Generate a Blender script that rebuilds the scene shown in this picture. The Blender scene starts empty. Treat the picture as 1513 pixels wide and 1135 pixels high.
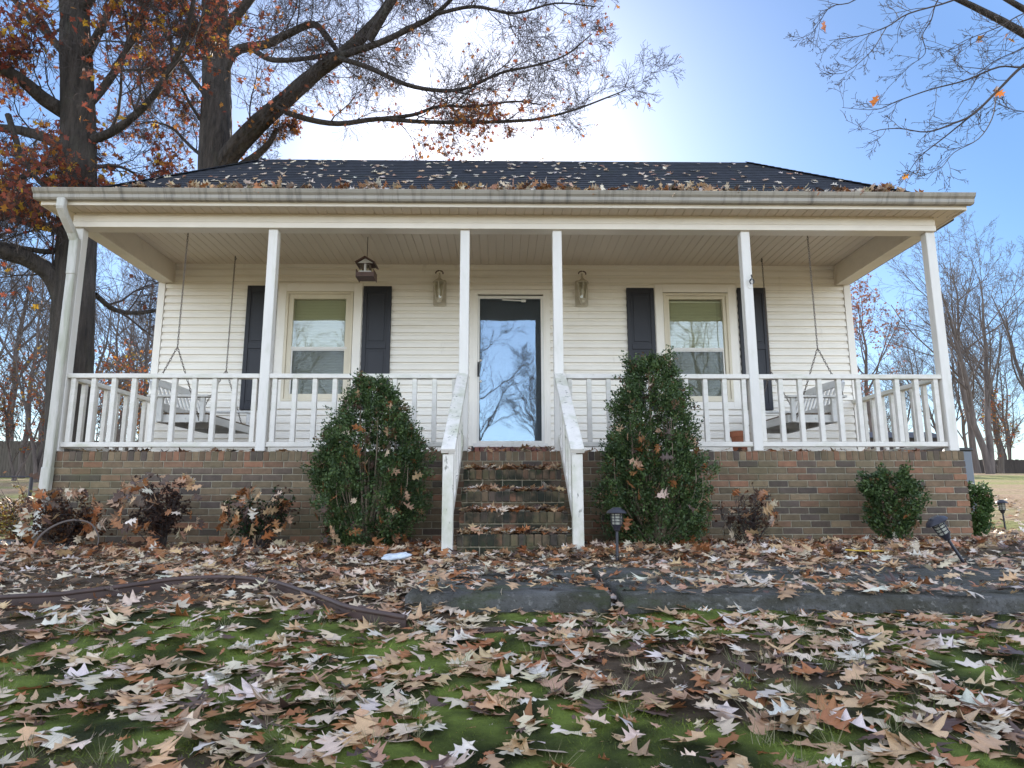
import bpy, bmesh, math, random
import numpy as np
from mathutils import Vector, Matrix, Euler
R = math.radians
scene = bpy.context.scene
COL = scene.collection

# ------------------------------------------------------------------ camera
CAM = Vector((-0.083, -6.8965, 0.4985))
F_PX, PITCH, YAW, ROLL = 986.88, 0.1727, 0.0166, -0.0018
cd = bpy.data.cameras.new("camera")
cam = bpy.data.objects.new("camera", cd)
COL.objects.link(cam)
cd.sensor_fit = 'HORIZONTAL'
cd.sensor_width = 36.0
cd.lens = F_PX / 1513 * 36.0
cd.clip_start = 0.05
cd.clip_end = 3000
cam.location = CAM
CROT = Matrix.Rotation(-YAW, 3, 'Z') @ Matrix.Rotation(math.pi / 2 + PITCH, 3, 'X') @ Matrix.Rotation(ROLL, 3, 'Z')
cam.rotation_euler = CROT.to_euler()
scene.camera = cam

def ray(u, v):
    return CROT @ Vector(((u - 756.5) / F_PX, -(v - 567.5) / F_PX, -1.0))

def at(u, v, Y):
    """world point seen at photo pixel (u, v) on the vertical plane y = Y"""
    d = ray(u, v)
    return CAM + d * ((Y - CAM.y) / d.y)

CINV = np.array(CROT.transposed())
def project(P):
    q = (np.asarray(P) - np.array(CAM)) @ CINV.T
    z = -q[:, 2]
    return 756.5 + F_PX * q[:, 0] / z, 567.5 - F_PX * q[:, 1] / z, z

# ------------------------------------------------------------------ sky, sun, exposure
SUN_EL, SUN_AZ = R(29.0), R(-2.6)          # azimuth measured from +Y towards +X
world = bpy.data.worlds.new("World")
scene.world = world
world.use_nodes = True
wn = world.node_tree
bg = wn.nodes['Background']
sky = wn.nodes.new('ShaderNodeTexSky')
sky.sky_type = 'NISHITA'
sky.sun_disc = False
sky.sun_elevation = SUN_EL
sky.sun_rotation = SUN_AZ
sky.air_density = 1.0
sky.dust_density = 0.6
sky.ozone_density = 4.0
# sky away from the sun boosted and paled, an added fill for the shaded house front
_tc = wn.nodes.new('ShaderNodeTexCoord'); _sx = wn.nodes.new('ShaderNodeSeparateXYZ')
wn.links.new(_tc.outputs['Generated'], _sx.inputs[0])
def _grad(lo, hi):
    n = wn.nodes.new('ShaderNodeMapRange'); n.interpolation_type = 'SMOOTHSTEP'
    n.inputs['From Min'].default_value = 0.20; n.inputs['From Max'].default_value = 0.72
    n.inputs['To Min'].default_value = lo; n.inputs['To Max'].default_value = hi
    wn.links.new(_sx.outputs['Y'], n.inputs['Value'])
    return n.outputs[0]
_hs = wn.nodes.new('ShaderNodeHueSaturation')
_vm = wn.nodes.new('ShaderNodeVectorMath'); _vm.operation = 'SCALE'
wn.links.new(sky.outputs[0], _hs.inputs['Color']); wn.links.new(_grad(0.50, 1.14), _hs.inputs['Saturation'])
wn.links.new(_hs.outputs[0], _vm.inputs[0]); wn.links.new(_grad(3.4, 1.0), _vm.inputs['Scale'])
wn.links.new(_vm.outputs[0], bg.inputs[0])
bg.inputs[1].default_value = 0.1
sd = bpy.data.lights.new("sun", 'SUN')
sd.energy = 4.5
sd.angle = R(0.53)
sd.color = (1.0, 0.93, 0.82)
sun = bpy.data.objects.new("sun", sd)
COL.objects.link(sun)
SDIR = Vector((math.sin(SUN_AZ) * math.cos(SUN_EL), math.cos(SUN_AZ) * math.cos(SUN_EL), math.sin(SUN_EL)))
sun.rotation_euler = SDIR.to_track_quat('Z', 'Y').to_euler()
sun.location = (0, 20, 30)
vs = scene.view_settings
vs.view_transform = 'Standard'
vs.look = 'None'
vs.exposure = 0.9
vs.gamma = 1
scene.cycles.max_bounces = 8
scene.cycles.transparent_max_bounces = 16

# ------------------------------------------------------------------ numpy noise
def _hash(ix, iy, s):
    h = (ix.astype(np.int64) * 374761393 + iy.astype(np.int64) * 668265263 + s * 974634777) & 0x7fffffff
    h = ((h ^ (h >> 13)) * 1274126177) & 0x7fffffff
    return ((h ^ (h >> 16)) & 0xffff) / 65535.0

def vnoise(x, y, s=0):
    x = np.asarray(x, float); y = np.asarray(y, float)
    ix = np.floor(x); iy = np.floor(y)
    fx = x - ix; fy = y - iy
    fx = fx * fx * (3 - 2 * fx); fy = fy * fy * (3 - 2 * fy)
    a = _hash(ix, iy, s); b = _hash(ix + 1, iy, s); c = _hash(ix, iy + 1, s); d = _hash(ix + 1, iy + 1, s)
    return (a * (1 - fx) + b * fx) * (1 - fy) + (c * (1 - fx) + d * fx) * fy

def fbm(x, y, s=0, o=4):
    t = 0; w = 0.5; n = 0
    for k in range(o):
        t = t + w * vnoise(x * 2 ** k, y * 2 ** k, s + k); n += w; w *= 0.5
    return t / n

def sstep(a, b, x):
    t = np.clip((x - a) / (b - a), 0, 1)
    return t * t * (3 - 2 * t)

def G(x, y):
    """ground height"""
    x = np.asarray(x, float); y = np.asarray(y, float)
    z = np.interp(y, [-400, -40, -12, -9, -3.6, -1.4, 0, 2, 30, 60, 400],
                  [-1.2, -0.9, -0.66, -0.55, -0.03, 0.06, 0.035, 0.085, 1.95, 2.9, 4.0])
    z = z + np.where((y < 3) & (y > -1.5), 0.006 * np.clip(x, -5, 5), 0)
    near = np.exp(-(np.maximum(0, np.abs(y) - 5) / 8) ** 2)
    z = z + (fbm(x * 1.1, y * 1.1, 3) - 0.5) * 0.05 * (0.4 + 0.6 * near)
    far = sstep(12, 60, np.hypot(x, y))
    return z + far * (fbm(x * 0.05, y * 0.05, 8) - 0.5) * 0.8

def moss_mask(x, y):
    n = fbm(x * 0.9 + 4.3, y * 1.3 + 1.7, 21, 4)
    return sstep(0.38, 0.52, n) * sstep(-3.3, -3.7, y)

# ------------------------------------------------------------------ materials
def new_mat(name):
    m = bpy.data.materials.new(name)
    m.use_nodes = True
    nt = m.node_tree
    return m, nt, nt.nodes['Principled BSDF']

def add(nt, kind, **kw):
    n = nt.nodes.new(kind)
    for k, v in kw.items():
        setattr(n, k, v)
    return n

def rgba(c):
    return (c[0], c[1], c[2], 1.0)

def coords(nt, scale):
    tc = add(nt, 'ShaderNodeTexCoord')
    mp = add(nt, 'ShaderNodeMapping')
    mp.inputs['Scale'].default_value = scale if hasattr(scale, '__len__') else (scale,) * 3
    nt.links.new(tc.outputs['Object'], mp.inputs['Vector'])
    return mp.outputs['Vector']

def noise(nt, scale, detail=5, rough=0.6):
    n = add(nt, 'ShaderNodeTexNoise')
    n.inputs['Scale'].default_value = 1.0
    n.inputs['Detail'].default_value = detail
    n.inputs['Roughness'].default_value = rough
    nt.links.new(coords(nt, scale), n.inputs['Vector'])
    return n.outputs['Fac']

def mapr(nt, src, a, b, lo=0.0, hi=1.0):
    n = add(nt, 'ShaderNodeMapRange')
    n.inputs['From Min'].default_value = a; n.inputs['From Max'].default_value = b
    n.inputs['To Min'].default_value = lo; n.inputs['To Max'].default_value = hi
    nt.links.new(src, n.inputs['Value'])
    return n.outputs['Result']

def mixc(nt, fac, a, b, mode='MIX'):
    n = add(nt, 'ShaderNodeMix', data_type='RGBA', blend_type=mode)
    for idx, v in ((6, a), (7, b)):
        if isinstance(v, bpy.types.NodeSocket): nt.links.new(v, n.inputs[idx])
        else: n.inputs[idx].default_value = rgba(v)
    if isinstance(fac, bpy.types.NodeSocket): nt.links.new(fac, n.inputs[0])
    else: n.inputs[0].default_value = fac
    return n.outputs[2]

def M(name, col, rough=0.6, var=None, bump=None, metallic=0.0, attr=False, stains=(), spec=0.5, trans=0.0):
    """col: base colour, or the mesh's own Col attribute; var=(scale, amount); bump=(scale, strength, distance);
    stains: (colour, scale, lo, hi, max)"""
    m, nt, b = new_mat(name)
    if attr:
        a = add(nt, 'ShaderNodeAttribute'); a.attribute_name = 'Col'
        c = a.outputs['Color']
    else:
        r = add(nt, 'ShaderNodeRGB'); r.outputs[0].default_value = rgba(col)
        c = r.outputs[0]
    if var:
        f = mapr(nt, noise(nt, var[0]), 0.3, 0.7, 1 - var[1], 1 + var[1])
        hs = add(nt, 'ShaderNodeHueSaturation')
        nt.links.new(f, hs.inputs['Value']); nt.links.new(c, hs.inputs['Color'])
        c = hs.outputs[0]
    for s in stains:
        f = mapr(nt, noise(nt, s[1], 6, 0.65), s[2], s[3], 0, s[4])
        c = mixc(nt, f, c, s[0])
    nt.links.new(c, b.inputs['Base Color'])
    b.inputs['Roughness'].default_value = rough
    b.inputs['Metallic'].default_value = metallic
    b.inputs['Specular IOR Level'].default_value = spec
    if bump:
        bp = add(nt, 'ShaderNodeBump')
        bp.inputs['Strength'].default_value = bump[1]
        bp.inputs['Distance'].default_value = bump[2] if len(bump) > 2 else 0.01
        nt.links.new(noise(nt, bump[0], 6), bp.inputs['Height'])
        nt.links.new(bp.outputs[0], b.inputs['Normal'])
    if trans:
        out = nt.nodes['Material Output']
        tr = add(nt, 'ShaderNodeBsdfTranslucent'); nt.links.new(c, tr.inputs['Color'])
        mx = add(nt, 'ShaderNodeMixShader'); mx.inputs[0].default_value = trans
        nt.links.new(b.outputs[0], mx.inputs[1]); nt.links.new(tr.outputs[0], mx.inputs[2])
        nt.links.new(mx.outputs[0], out.inputs['Surface'])
    return m

def glass_mat(name, refl, tint, wob, gcol=(0.95, 0.97, 1)):
    m, nt, b = new_mat(name)
    nt.nodes.remove(b)
    out = nt.nodes['Material Output']
    gl = add(nt, 'ShaderNodeBsdfGlossy'); gl.inputs['Roughness'].default_value = 0.02
    gl.inputs['Color'].default_value = rgba(gcol)
    tr = add(nt, 'ShaderNodeBsdfTransparent'); tr.inputs['Color'].default_value = rgba(tint)
    mx = add(nt, 'ShaderNodeMixShader'); mx.inputs[0].default_value = refl
    bp = add(nt, 'ShaderNodeBump'); bp.inputs['Strength'].default_value = wob; bp.inputs['Distance'].default_value = 0.01
    nt.links.new(noise(nt, (3.2, 3.2, 2.2), 1.5, 0.4), bp.inputs['Height'])
    nt.links.new(bp.outputs[0], gl.inputs['Normal'])
    nt.links.new(tr.outputs[0], mx.inputs[1]); nt.links.new(gl.outputs[0], mx.inputs[2])
    nt.links.new(mx.outputs[0], out.inputs['Surface'])
    return m

MILDEW = (0.30, 0.33, 0.16)
m_white = M('white_paint', (0.72, 0.68, 0.625), 0.5, ((9, 9, 2), 0.05), ((40, 40, 12), 0.25, 0.002),
            stains=[(MILDEW, (5, 5, 1.3), 0.56, 0.80, 0.45), ((0.22, 0.20, 0.16), (30, 30, 6), 0.66, 0.75, 0.4)])
m_rail = M('mildewed_white_paint', (0.72, 0.675, 0.61), 0.55, ((9, 9, 9), 0.06), ((40, 40, 40), 0.25, 0.002),
           stains=[(MILDEW, (2.2, 2.2, 6), 0.5, 0.74, 0.55), ((0.2, 0.2, 0.13), (22, 22, 22), 0.66, 0.75, 0.5)])
m_peel = M('peeling_white_paint', (0.72, 0.675, 0.615), 0.6, ((12, 12, 5), 0.08), ((30, 30, 30), 0.4, 0.003),
           stains=[(MILDEW, (4, 4, 2.5), 0.46, 0.70, 0.6), ((0.13, 0.12, 0.09), (26, 26, 9), 0.60, 0.66, 0.8)])
m_siding = M('cream_vinyl_siding', (0.86, 0.80, 0.71), 0.42, ((1.2, 1.2, 1.2), 0.04), ((3, 3, 60), 0.06, 0.002),
             stains=[((0.50, 0.42, 0.30), (0.9, 3, 5), 0.55, 0.8, 0.35), ((0.30, 0.27, 0.20), (6, 6, 1.2), 0.62, 0.74, 0.22)])
m_trim = M('cream_vinyl_trim', (0.86, 0.80, 0.715), 0.42, ((2, 2, 2), 0.04), stains=[((0.45, 0.38, 0.28), (3, 3, 3), 0.62, 0.85, 0.3)])
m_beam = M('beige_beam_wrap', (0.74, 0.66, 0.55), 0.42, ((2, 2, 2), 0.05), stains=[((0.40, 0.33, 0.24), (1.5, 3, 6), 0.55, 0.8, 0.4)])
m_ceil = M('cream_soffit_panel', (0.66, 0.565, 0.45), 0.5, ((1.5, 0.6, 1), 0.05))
m_gutter = M('dirty_gutter_metal', (0.35, 0.315, 0.265), 0.45, ((2, 2, 2), 0.06),
             stains=[((0.10, 0.09, 0.08), (16, 1, 1.6), 0.50, 0.72, 0.75), ((0.2, 0.18, 0.15), (1.2, 1, 14), 0.5, 0.7, 0.4)])
m_down = M('mildewed_downspout', (0.52, 0.49, 0.44), 0.5, ((4, 4, 2), 0.06), stains=[((0.28, 0.29, 0.19), (9, 9, 1.6), 0.48, 0.64, 0.6)])
m_shut = M('black_shutter_vinyl', (0.016, 0.016, 0.022), 0.45, ((3, 3, 3), 0.15), spec=0.4)
m_frame = M('yellowed_window_frame', (0.68, 0.60, 0.46), 0.5, ((5, 5, 3), 0.08))
m_blind = M('window_blind', (0.74, 0.71, 0.56), 0.6)
m_screen, _nt, _b = new_mat('insect_screen')
_o = _nt.nodes['Material Output']; _t = add(_nt, 'ShaderNodeBsdfTransparent'); _x = add(_nt, 'ShaderNodeMixShader')
_b.inputs['Base Color'].default_value = (0.05, 0.055, 0.055, 1); _b.inputs['Roughness'].default_value = 0.7
_x.inputs[0].default_value = 0.5
_nt.links.new(_t.outputs[0], _x.inputs[1]); _nt.links.new(_b.outputs[0], _x.inputs[2]); _nt.links.new(_x.outputs[0], _o.inputs['Surface'])
m_pane = glass_mat('window_glass', 0.085, (0.9, 0.93, 0.88), 0.10)
m_door_pane = glass_mat('storm_door_glass', 0.12, (0.85, 0.87, 0.9), 0.16, (0.60, 0.80, 1.0))
m_clear = glass_mat('lantern_glass', 0.10, (0.93, 0.93, 0.88), 0.1)
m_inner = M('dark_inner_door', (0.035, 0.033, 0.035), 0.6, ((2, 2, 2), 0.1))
m_black = M('black_metal', (0.018, 0.018, 0.02), 0.4)
m_brick = M('brown_brick', None, 0.85, ((14, 14, 14), 0.22), ((60, 60, 60), 0.5, 0.004), attr=True,
            stains=[((0.095, 0.095, 0.035), (1.3, 1.3, 2.2), 0.50, 0.74, 0.45), ((0.30, 0.27, 0.22), (9, 9, 9), 0.66, 0.8, 0.3)])
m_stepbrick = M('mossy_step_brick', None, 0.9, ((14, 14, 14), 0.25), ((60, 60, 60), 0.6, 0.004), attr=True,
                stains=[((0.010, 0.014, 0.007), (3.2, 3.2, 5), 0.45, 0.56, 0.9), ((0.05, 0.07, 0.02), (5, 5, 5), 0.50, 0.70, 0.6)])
m_mortar = M('mortar', (0.32, 0.28, 0.21), 0.95, ((20, 20, 20), 0.25), ((60, 60, 60), 0.6, 0.004),
             stains=[((0.09, 0.10, 0.04), (1.3, 1.3, 2.2), 0.48, 0.70, 0.6)])
m_shingle = M('dark_asphalt_shingle', (0.015, 0.0175, 0.026), 0.9, ((9, 3, 3), 0.4), ((120, 120, 120), 0.6, 0.004),
              stains=[((0.05, 0.065, 0.03), (1.2, 1.2, 1.2), 0.55, 0.8, 0.4)])
m_concrete = M('weathered_concrete', (0.10, 0.097, 0.092), 0.95, ((5, 5, 5), 0.4), ((55, 55, 55), 1.0, 0.02),
               stains=[((0.045, 0.042, 0.026), (3.5, 3.5, 5), 0.42, 0.56, 0.75), ((0.26, 0.25, 0.23), (26, 26, 30), 0.58, 0.66, 0.6), ((0.03, 0.028, 0.02), (34, 34, 40), 0.55, 0.62, 0.6), ((0.05, 0.065, 0.02), (2, 2, 8), 0.52, 0.64, 0.7)])
m_floor = M('porch_concrete', (0.25, 0.24, 0.22), 0.9, ((4, 4, 4), 0.2))
m_swing = M('weathered_white_wood', (0.70, 0.68, 0.64), 0.6, ((12, 3, 12), 0.1), ((30, 8, 30), 0.4, 0.003),
            stains=[((0.25, 0.22, 0.17), (14, 6, 14), 0.60, 0.72, 0.5)])
m_swing_under = M('bare_seat_wood', (0.14, 0.095, 0.055), 0.8, ((20, 4, 20), 0.2))
m_chain = M('rusty_chain', (0.16, 0.13, 0.11), 0.5, metallic=0.6)
m_sconce = M('cream_lantern_metal', (0.52, 0.46, 0.36), 0.45, ((20, 20, 20), 0.12))
m_bulb = M('lamp_bulb', (0.75, 0.74, 0.68), 0.3)
m_feed = M('brown_feeder_wood', (0.10, 0.055, 0.045), 0.6, ((20, 20, 20), 0.2))
m_feedlt = M('pale_feeder_panel', (0.50, 0.48, 0.46), 0.6)
m_terra = M('terracotta', (0.42, 0.15, 0.075), 0.8, ((9, 9, 9), 0.15))
m_solar = M('black_plastic', (0.022, 0.022, 0.032), 0.4, ((9, 9, 9), 0.2))
m_lens = M('frosted_lens', (0.55, 0.54, 0.46), 0.35, trans=0.4)
m_edge = M('brown_edging_plastic', (0.065, 0.038, 0.032), 0.55, ((6, 6, 6), 0.25))
m_pipe = M('black_drain_pipe', (0.02, 0.02, 0.022), 0.5)
m_bag = M('white_plastic_bag', (0.55, 0.60, 0.66), 0.3, ((12, 12, 12), 0.25), ((22, 22, 22), 0.6, 0.01))
m_yellow = M('yellow_cord', (0.65, 0.42, 0.05), 0.5)
m_fence = M('weathered_fence_boards', (0.085, 0.07, 0.055), 0.9, ((7, 7, 0.8), 0.35))
m_fence_d = M('dark_fence_boards', (0.050, 0.038, 0.034), 0.9, ((3, 3, 0.6), 0.35))
m_bark = M('oak_bark', (0.062, 0.05, 0.042), 0.95, ((11, 11, 1.8), 0.6), ((22, 22, 3.5), 1.0, 0.14),
           stains=[((0.085, 0.09, 0.06), (3, 3, 1.5), 0.55, 0.75, 0.5)])
m_twig = M('twig_bark', (0.060, 0.046, 0.042), 0.9, ((5, 5, 5), 0.25))
m_bgbark = M('grey_bark', (0.115, 0.092, 0.082), 0.95, ((6, 6, 1), 0.35))
m_leaf = M('oak_leaf', None, 0.5, ((30, 30, 30), 0.14), ((60, 60, 60), 0.25, 0.003), attr=True, trans=0.12)
m_treeleaf = M('autumn_foliage', None, 0.6, attr=True, trans=0.6)
m_green = M('evergreen_foliage', None, 0.55, attr=True, trans=0.15)
m_stem = M('shrub_stem', (0.26, 0.20, 0.14), 0.9, ((20, 20, 5), 0.25))
m_moss = M('moss_and_grass', None, 0.8, attr=True, trans=0.25)

m_ground, _nt, _b = new_mat('lawn_ground')
_a = add(_nt, 'ShaderNodeAttribute'); _a.attribute_name = 'Col'
_hs = add(_nt, 'ShaderNodeHueSaturation')
_nt.links.new(mapr(_nt, noise(_nt, 9, 8, 0.7), 0.3, 0.7, 0.55, 1.45), _hs.inputs['Value']); _nt.links.new(_a.outputs[0], _hs.inputs['Color'])
_c = mixc(_nt, mapr(_nt, noise(_nt, 60, 4, 0.7), 0.62, 0.72, 0, 0.6), _hs.outputs[0], (0.16, 0.13, 0.08))
_nt.links.new(_c, _b.inputs['Base Color']); _b.inputs['Roughness'].default_value = 0.95; _b.inputs['Specular IOR Level'].default_value = 0.2
_bp = add(_nt, 'ShaderNodeBump'); _bp.inputs['Strength'].default_value = 1.0; _bp.inputs['Distance'].default_value = 0.03
_nt.links.new(noise(_nt, 40, 8, 0.75), _bp.inputs['Height']); _nt.links.new(_bp.outputs[0], _b.inputs['Normal'])

# ------------------------------------------------------------------ object helpers
def tag(o, label=None, cat=None, group=None, kind=None):
    if label: o['label'] = label
    if cat: o['category'] = cat
    if group: o['group'] = group
    if kind: o['kind'] = kind
    return o

def thing(name, label, cat, loc=(0, 0, 0), rot=(0, 0, 0), group=None):
    o = bpy.data.objects.new(name, None)
    o.empty_display_size = 0.1
    COL.objects.link(o)
    o.location = loc; o.rotation_euler = rot
    return tag(o, label, cat, group)

def link(name, me, parent=None, mat=None):
    o = bpy.data.objects.new(name, me)
    COL.objects.link(o)
    if parent: o.parent = parent
    if mat and not me.materials: me.materials.append(mat)
    return o

def copy_tree(o, parent=None):
    c = o.copy()
    COL.objects.link(c)
    c.parent = parent
    for ch in list(o.children):
        copy_tree(ch, c)
    return c

class MB:
    """collects shapes, builds ONE mesh object"""
    def __init__(s): s.v = []; s.f = []; s.c = []
    def _add(s, vs, fs, col=None):
        k = len(s.v)
        s.v += [tuple(p) for p in vs]
        s.f += [tuple(i + k for i in f) for f in fs]
        s.c += [col or (1, 1, 1)] * len(vs)
        return s
    def box(s, x0, x1, y0, y1, z0, z1, col=None):
        vs = [(x, y, z) for z in (z0, z1) for y in (y0, y1) for x in (x0, x1)]
        return s._add(vs, [(0, 2, 3, 1), (4, 5, 7, 6), (0, 1, 5, 4), (2, 6, 7, 3), (0, 4, 6, 2), (1, 3, 7, 5)], col)
    def bar(s, p, q, w, d, up=(0, 0, 1), col=None):
        """box from p to q, width w across, depth d along up"""
        p = Vector(p); q = Vector(q); t = (q - p).normalized()
        u = Vector(up); a = t.cross(u).normalized(); b = a.cross(t).normalized()
        a *= w / 2; b *= d / 2
        vs = [p - a - b, p + a - b, p + a + b, p - a + b, q - a - b, q + a - b, q + a + b, q - a + b]
        return s._add(vs, [(0, 3, 2, 1), (4, 5, 6, 7), (0, 1, 5, 4), (1, 2, 6, 5), (2, 3, 7, 6), (3, 0, 4, 7)], col)
    def tube(s, pts, rad, n=8, cap=True, col=None):
        pts = [Vector(p) for p in pts]
        if not hasattr(rad, '__len__'): rad = [rad] * len(pts)
        vs = []; fs = []; ref = None
        for i, p in enumerate(pts):
            t = (pts[min(i + 1, len(pts) - 1)] - pts[max(i - 1, 0)]).normalized()
            if ref is None: ref = Vector((0, 0, 1)) if abs(t.z) < 0.9 else Vector((1, 0, 0))
            a = t.cross(ref).normalized(); b = t.cross(a).normalized(); ref = b.cross(t) * 1.0 if False else ref
            for k in range(n):
                an = 2 * math.pi * k / n
                vs.append(p + (a * math.cos(an) + b * math.sin(an)) * rad[i])
        for i in range(len(pts) - 1):
            for k in range(n):
                fs.append((i * n + k, i * n + (k + 1) % n, (i + 1) * n + (k + 1) % n, (i + 1) * n + k))
        if cap: fs += [tuple(range(n))[::-1], tuple((len(pts) - 1) * n + k for k in range(n))]
        return s._add(vs, fs, col)
    def lathe(s, prof, n=16, c=(0, 0, 0), col=None, ph=0.0):
        vs = []; fs = []
        for r, z in prof:
            for k in range(n):
                a = 2 * math.pi * k / n + ph
                vs.append((c[0] + r * math.cos(a), c[1] + r * math.sin(a), c[2] + z))
        m = len(prof)
        for i in range(m - 1):
            for k in range(n):
                fs.append((i * n + k, i * n + (k + 1) % n, (i + 1) * n + (k + 1) % n, (i + 1) * n + k))
        fs += [tuple(range(n))[::-1], tuple((m - 1) * n + k for k in range(n))]
        return s._add(vs, fs, col)
    def prism(s, poly, ax, a0, a1, col=None):
        """poly: 2-D outline extruded along axis ax ('x': poly=(y,z); 'y': (x,z); 'z': (x,y))"""
        n = len(poly); vs = []
        for t in (a0, a1):
            for p in poly:
                vs.append((t, p[0], p[1]) if ax == 'x' else (p[0], t, p[1]) if ax == 'y' else (p[0], p[1], t))
        fs = [tuple(range(n)), tuple(range(2 * n - 1, n - 1, -1))]
        for k in range(n): fs.append((k, k + n, (k + 1) % n + n, (k + 1) % n))
        return s._add(vs, fs, col)
    def quad(s, *p, col=None):
        return s._add(p, [tuple(range(len(p)))], col)
    def build(s, name, mat, parent=None, bevel=0.0, smooth=None, colors=False):
        me = bpy.data.meshes.new(name)
        me.from_pydata(s.v, [], s.f)
        if colors:
            at_ = me.color_attributes.new('Col', 'FLOAT_COLOR', 'POINT')
            at_.data.foreach_set('color', np.array([tuple(c) + (1.0,) for c in s.c], np.float32).ravel())
        bm = bmesh.new(); bm.from_mesh(me)
        if bevel:
            bmesh.ops.bevel(bm, geom=list(bm.edges), offset=bevel, segments=1, affect='EDGES', clamp_overlap=True)
        bmesh.ops.recalc_face_normals(bm, faces=bm.faces)
        bm.to_mesh(me); bm.free()
        if smooth:
            me.shade_smooth()
            me.set_sharp_from_angle(angle=R(smooth))
        return link(name, me, parent, mat)

def np_mesh(name, V, F, cols=None, smooth=False):
    """V (n,3), F (m,k) array of equal-size faces"""
    V = np.asarray(V, np.float32); F = np.asarray(F, np.int32)
    me = bpy.data.meshes.new(name)
    m, k = F.shape
    me.vertices.add(len(V)); me.vertices.foreach_set('co', V.ravel())
    me.loops.add(m * k); me.loops.foreach_set('vertex_index', F.ravel())
    me.polygons.add(m)
    me.polygons.foreach_set('loop_start', np.arange(0, m * k, k, dtype=np.int32))
    me.update(calc_edges=True)
    if cols is not None:
        a = me.color_attributes.new('Col', 'FLOAT_COLOR', 'POINT')
        c = np.ones((len(V), 4), np.float32); c[:, :3] = cols
        a.data.foreach_set('color', c.ravel())
    me.polygons.foreach_set('use_smooth', np.full(m, smooth, dtype=bool))
    me.validate()
    return me

def tubes_mesh(name, polys, smooth=True, rough=False):
    """polys: list of (points, radii); one mesh of tapered quad tubes"""
    VV = []; FF = []; k0 = 0
    for pts, rad in polys:
        P = np.array([tuple(p) for p in pts], float); r = np.array(rad, float)
        n = len(P); rm = r.max()
        bark = rough and rm > 0.09
        if bark:
            seg = np.concatenate([[0], np.cumsum(np.linalg.norm(np.diff(P, axis=0), axis=1))])
            t = np.linspace(0, seg[-1], min(420, max(n, int(seg[-1] / .035))))
            P = np.stack([np.interp(t, seg, P[:, k]) for k in range(3)], -1); r = np.interp(t, seg, r); n = len(P)
        s = 54 if bark else 12 if rm > 0.12 else 7 if rm > 0.04 else 4 if rm > 0.012 else 3
        T = np.empty_like(P); T[1:-1] = P[2:] - P[:-2]; T[0] = P[1] - P[0]; T[-1] = P[-1] - P[-2]
        T /= np.linalg.norm(T, axis=1, keepdims=True) + 1e-9
        ref = np.array([0, 0, 1.0]) if abs(T[0, 2]) < 0.8 else np.array([1.0, 0, 0])
        A = np.cross(T, ref); A /= np.linalg.norm(A, axis=1, keepdims=True) + 1e-9
        B = np.cross(T, A)
        an = np.arange(s) * 2 * math.pi / s
        V = P[:, None] + r[:, None, None] * (A[:, None] * np.cos(an)[None, :, None] + B[:, None] * np.sin(an)[None, :, None])
        if bark:
            th = an[None, :] + .25 * vnoise(t[:, None] * 1.3, an[None, :] * 0, 3)
            q = vnoise(np.cos(th) * rm * 16 + 40, np.sin(th) * rm * 16 + 40 + t[:, None] * 1.6, 17)
            q = 1 - np.abs(2 * q - 1)
            q2 = vnoise(np.cos(th) * rm * 34 + 80, np.sin(th) * rm * 34 + 80 + t[:, None] * 5, 23)
            big = fbm(np.cos(th) * 1.2 + 9, np.sin(th) * 1.2 + t[:, None] * .9, 29)
            dr = .030 * (q - .5) + .014 * (q2 - .5) + .10 * rm * (big - .5)
            V = V + ((V - P[:, None]) / r[:, None, None]) * (dr * np.clip(r / .2, 0, 1)[:, None])[..., None]
        VV.append(V.reshape(-1, 3))
        i = np.arange(n - 1)[:, None] * s; k = np.arange(s)[None, :]; k2 = (k + 1) % s
        FF.append((np.stack([i + k, i + k2, i + s + k2, i + s + k], -1) + k0).reshape(-1, 4))
        k0 += n * s
    return np_mesh(name, np.concatenate(VV), np.concatenate(FF), smooth=smooth)

#=====PART2
# ================================================================== GROUND
def ground():
    xs = np.concatenate([-np.geomspace(400, 7.2, 40), np.arange(-7, 7.01, 0.06), np.geomspace(7.2, 400, 40)])
    ys = np.concatenate([-np.geomspace(400, 7.2, 34), np.arange(-7, 0.5, 0.06), np.arange(0.6, 14, 0.3), np.geomspace(14.3, 400, 44)])
    X, Y = np.meshgrid(xs, ys)
    Z = G(X, Y)
    mm = moss_mask(X, Y)
    Z = Z + mm * 0.014 * sstep(.25, .75, fbm(X * 6, Y * 6, 5)) + .012 * fbm(X * 9, Y * 9, 6)
    V = np.stack([X, Y, Z], -1).reshape(-1, 3)
    ny, nx = X.shape
    i = np.arange(ny - 1)[:, None] * nx + np.arange(nx - 1)[None, :]
    F = np.stack([i, i + 1, i + nx + 1, i + nx], -1).reshape(-1, 4)
    soil = np.array([0.10, 0.07, 0.045]); moss = np.array([0.105, 0.135, 0.024])
    litter = np.array([0.31, 0.215, 0.135]); grass = np.array([0.22, 0.22, 0.075])
    n2 = fbm(X * 0.35, Y * 0.35, 33)[..., None]
    n3 = fbm(X * 2.5, Y * 2.5, 37)[..., None]
    n4 = fbm(X * 7, Y * 7, 41)[..., None]
    near = soil * (0.8 + 0.5 * n3) * (1 - mm[..., None]) + moss * (0.25 + 1.5 * sstep(.3, .7, n4)) * mm[..., None]
    gmix = sstep(0.42, 0.60, n2)
    far = litter * (1 - gmix) + grass * gmix
    k = np.maximum(np.maximum(sstep(0.3, 2.5, Y), sstep(5.5, 7.5, np.abs(X))), sstep(-6.5, -8.5, Y))[..., None]
    C = near * (1 - k) + far * k
    o = link('lawn_ground', np_mesh('lawn_ground', V, F, C.reshape(-1, 3), True), None, m_ground)
    tag(o, kind='structure')
ground()

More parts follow.
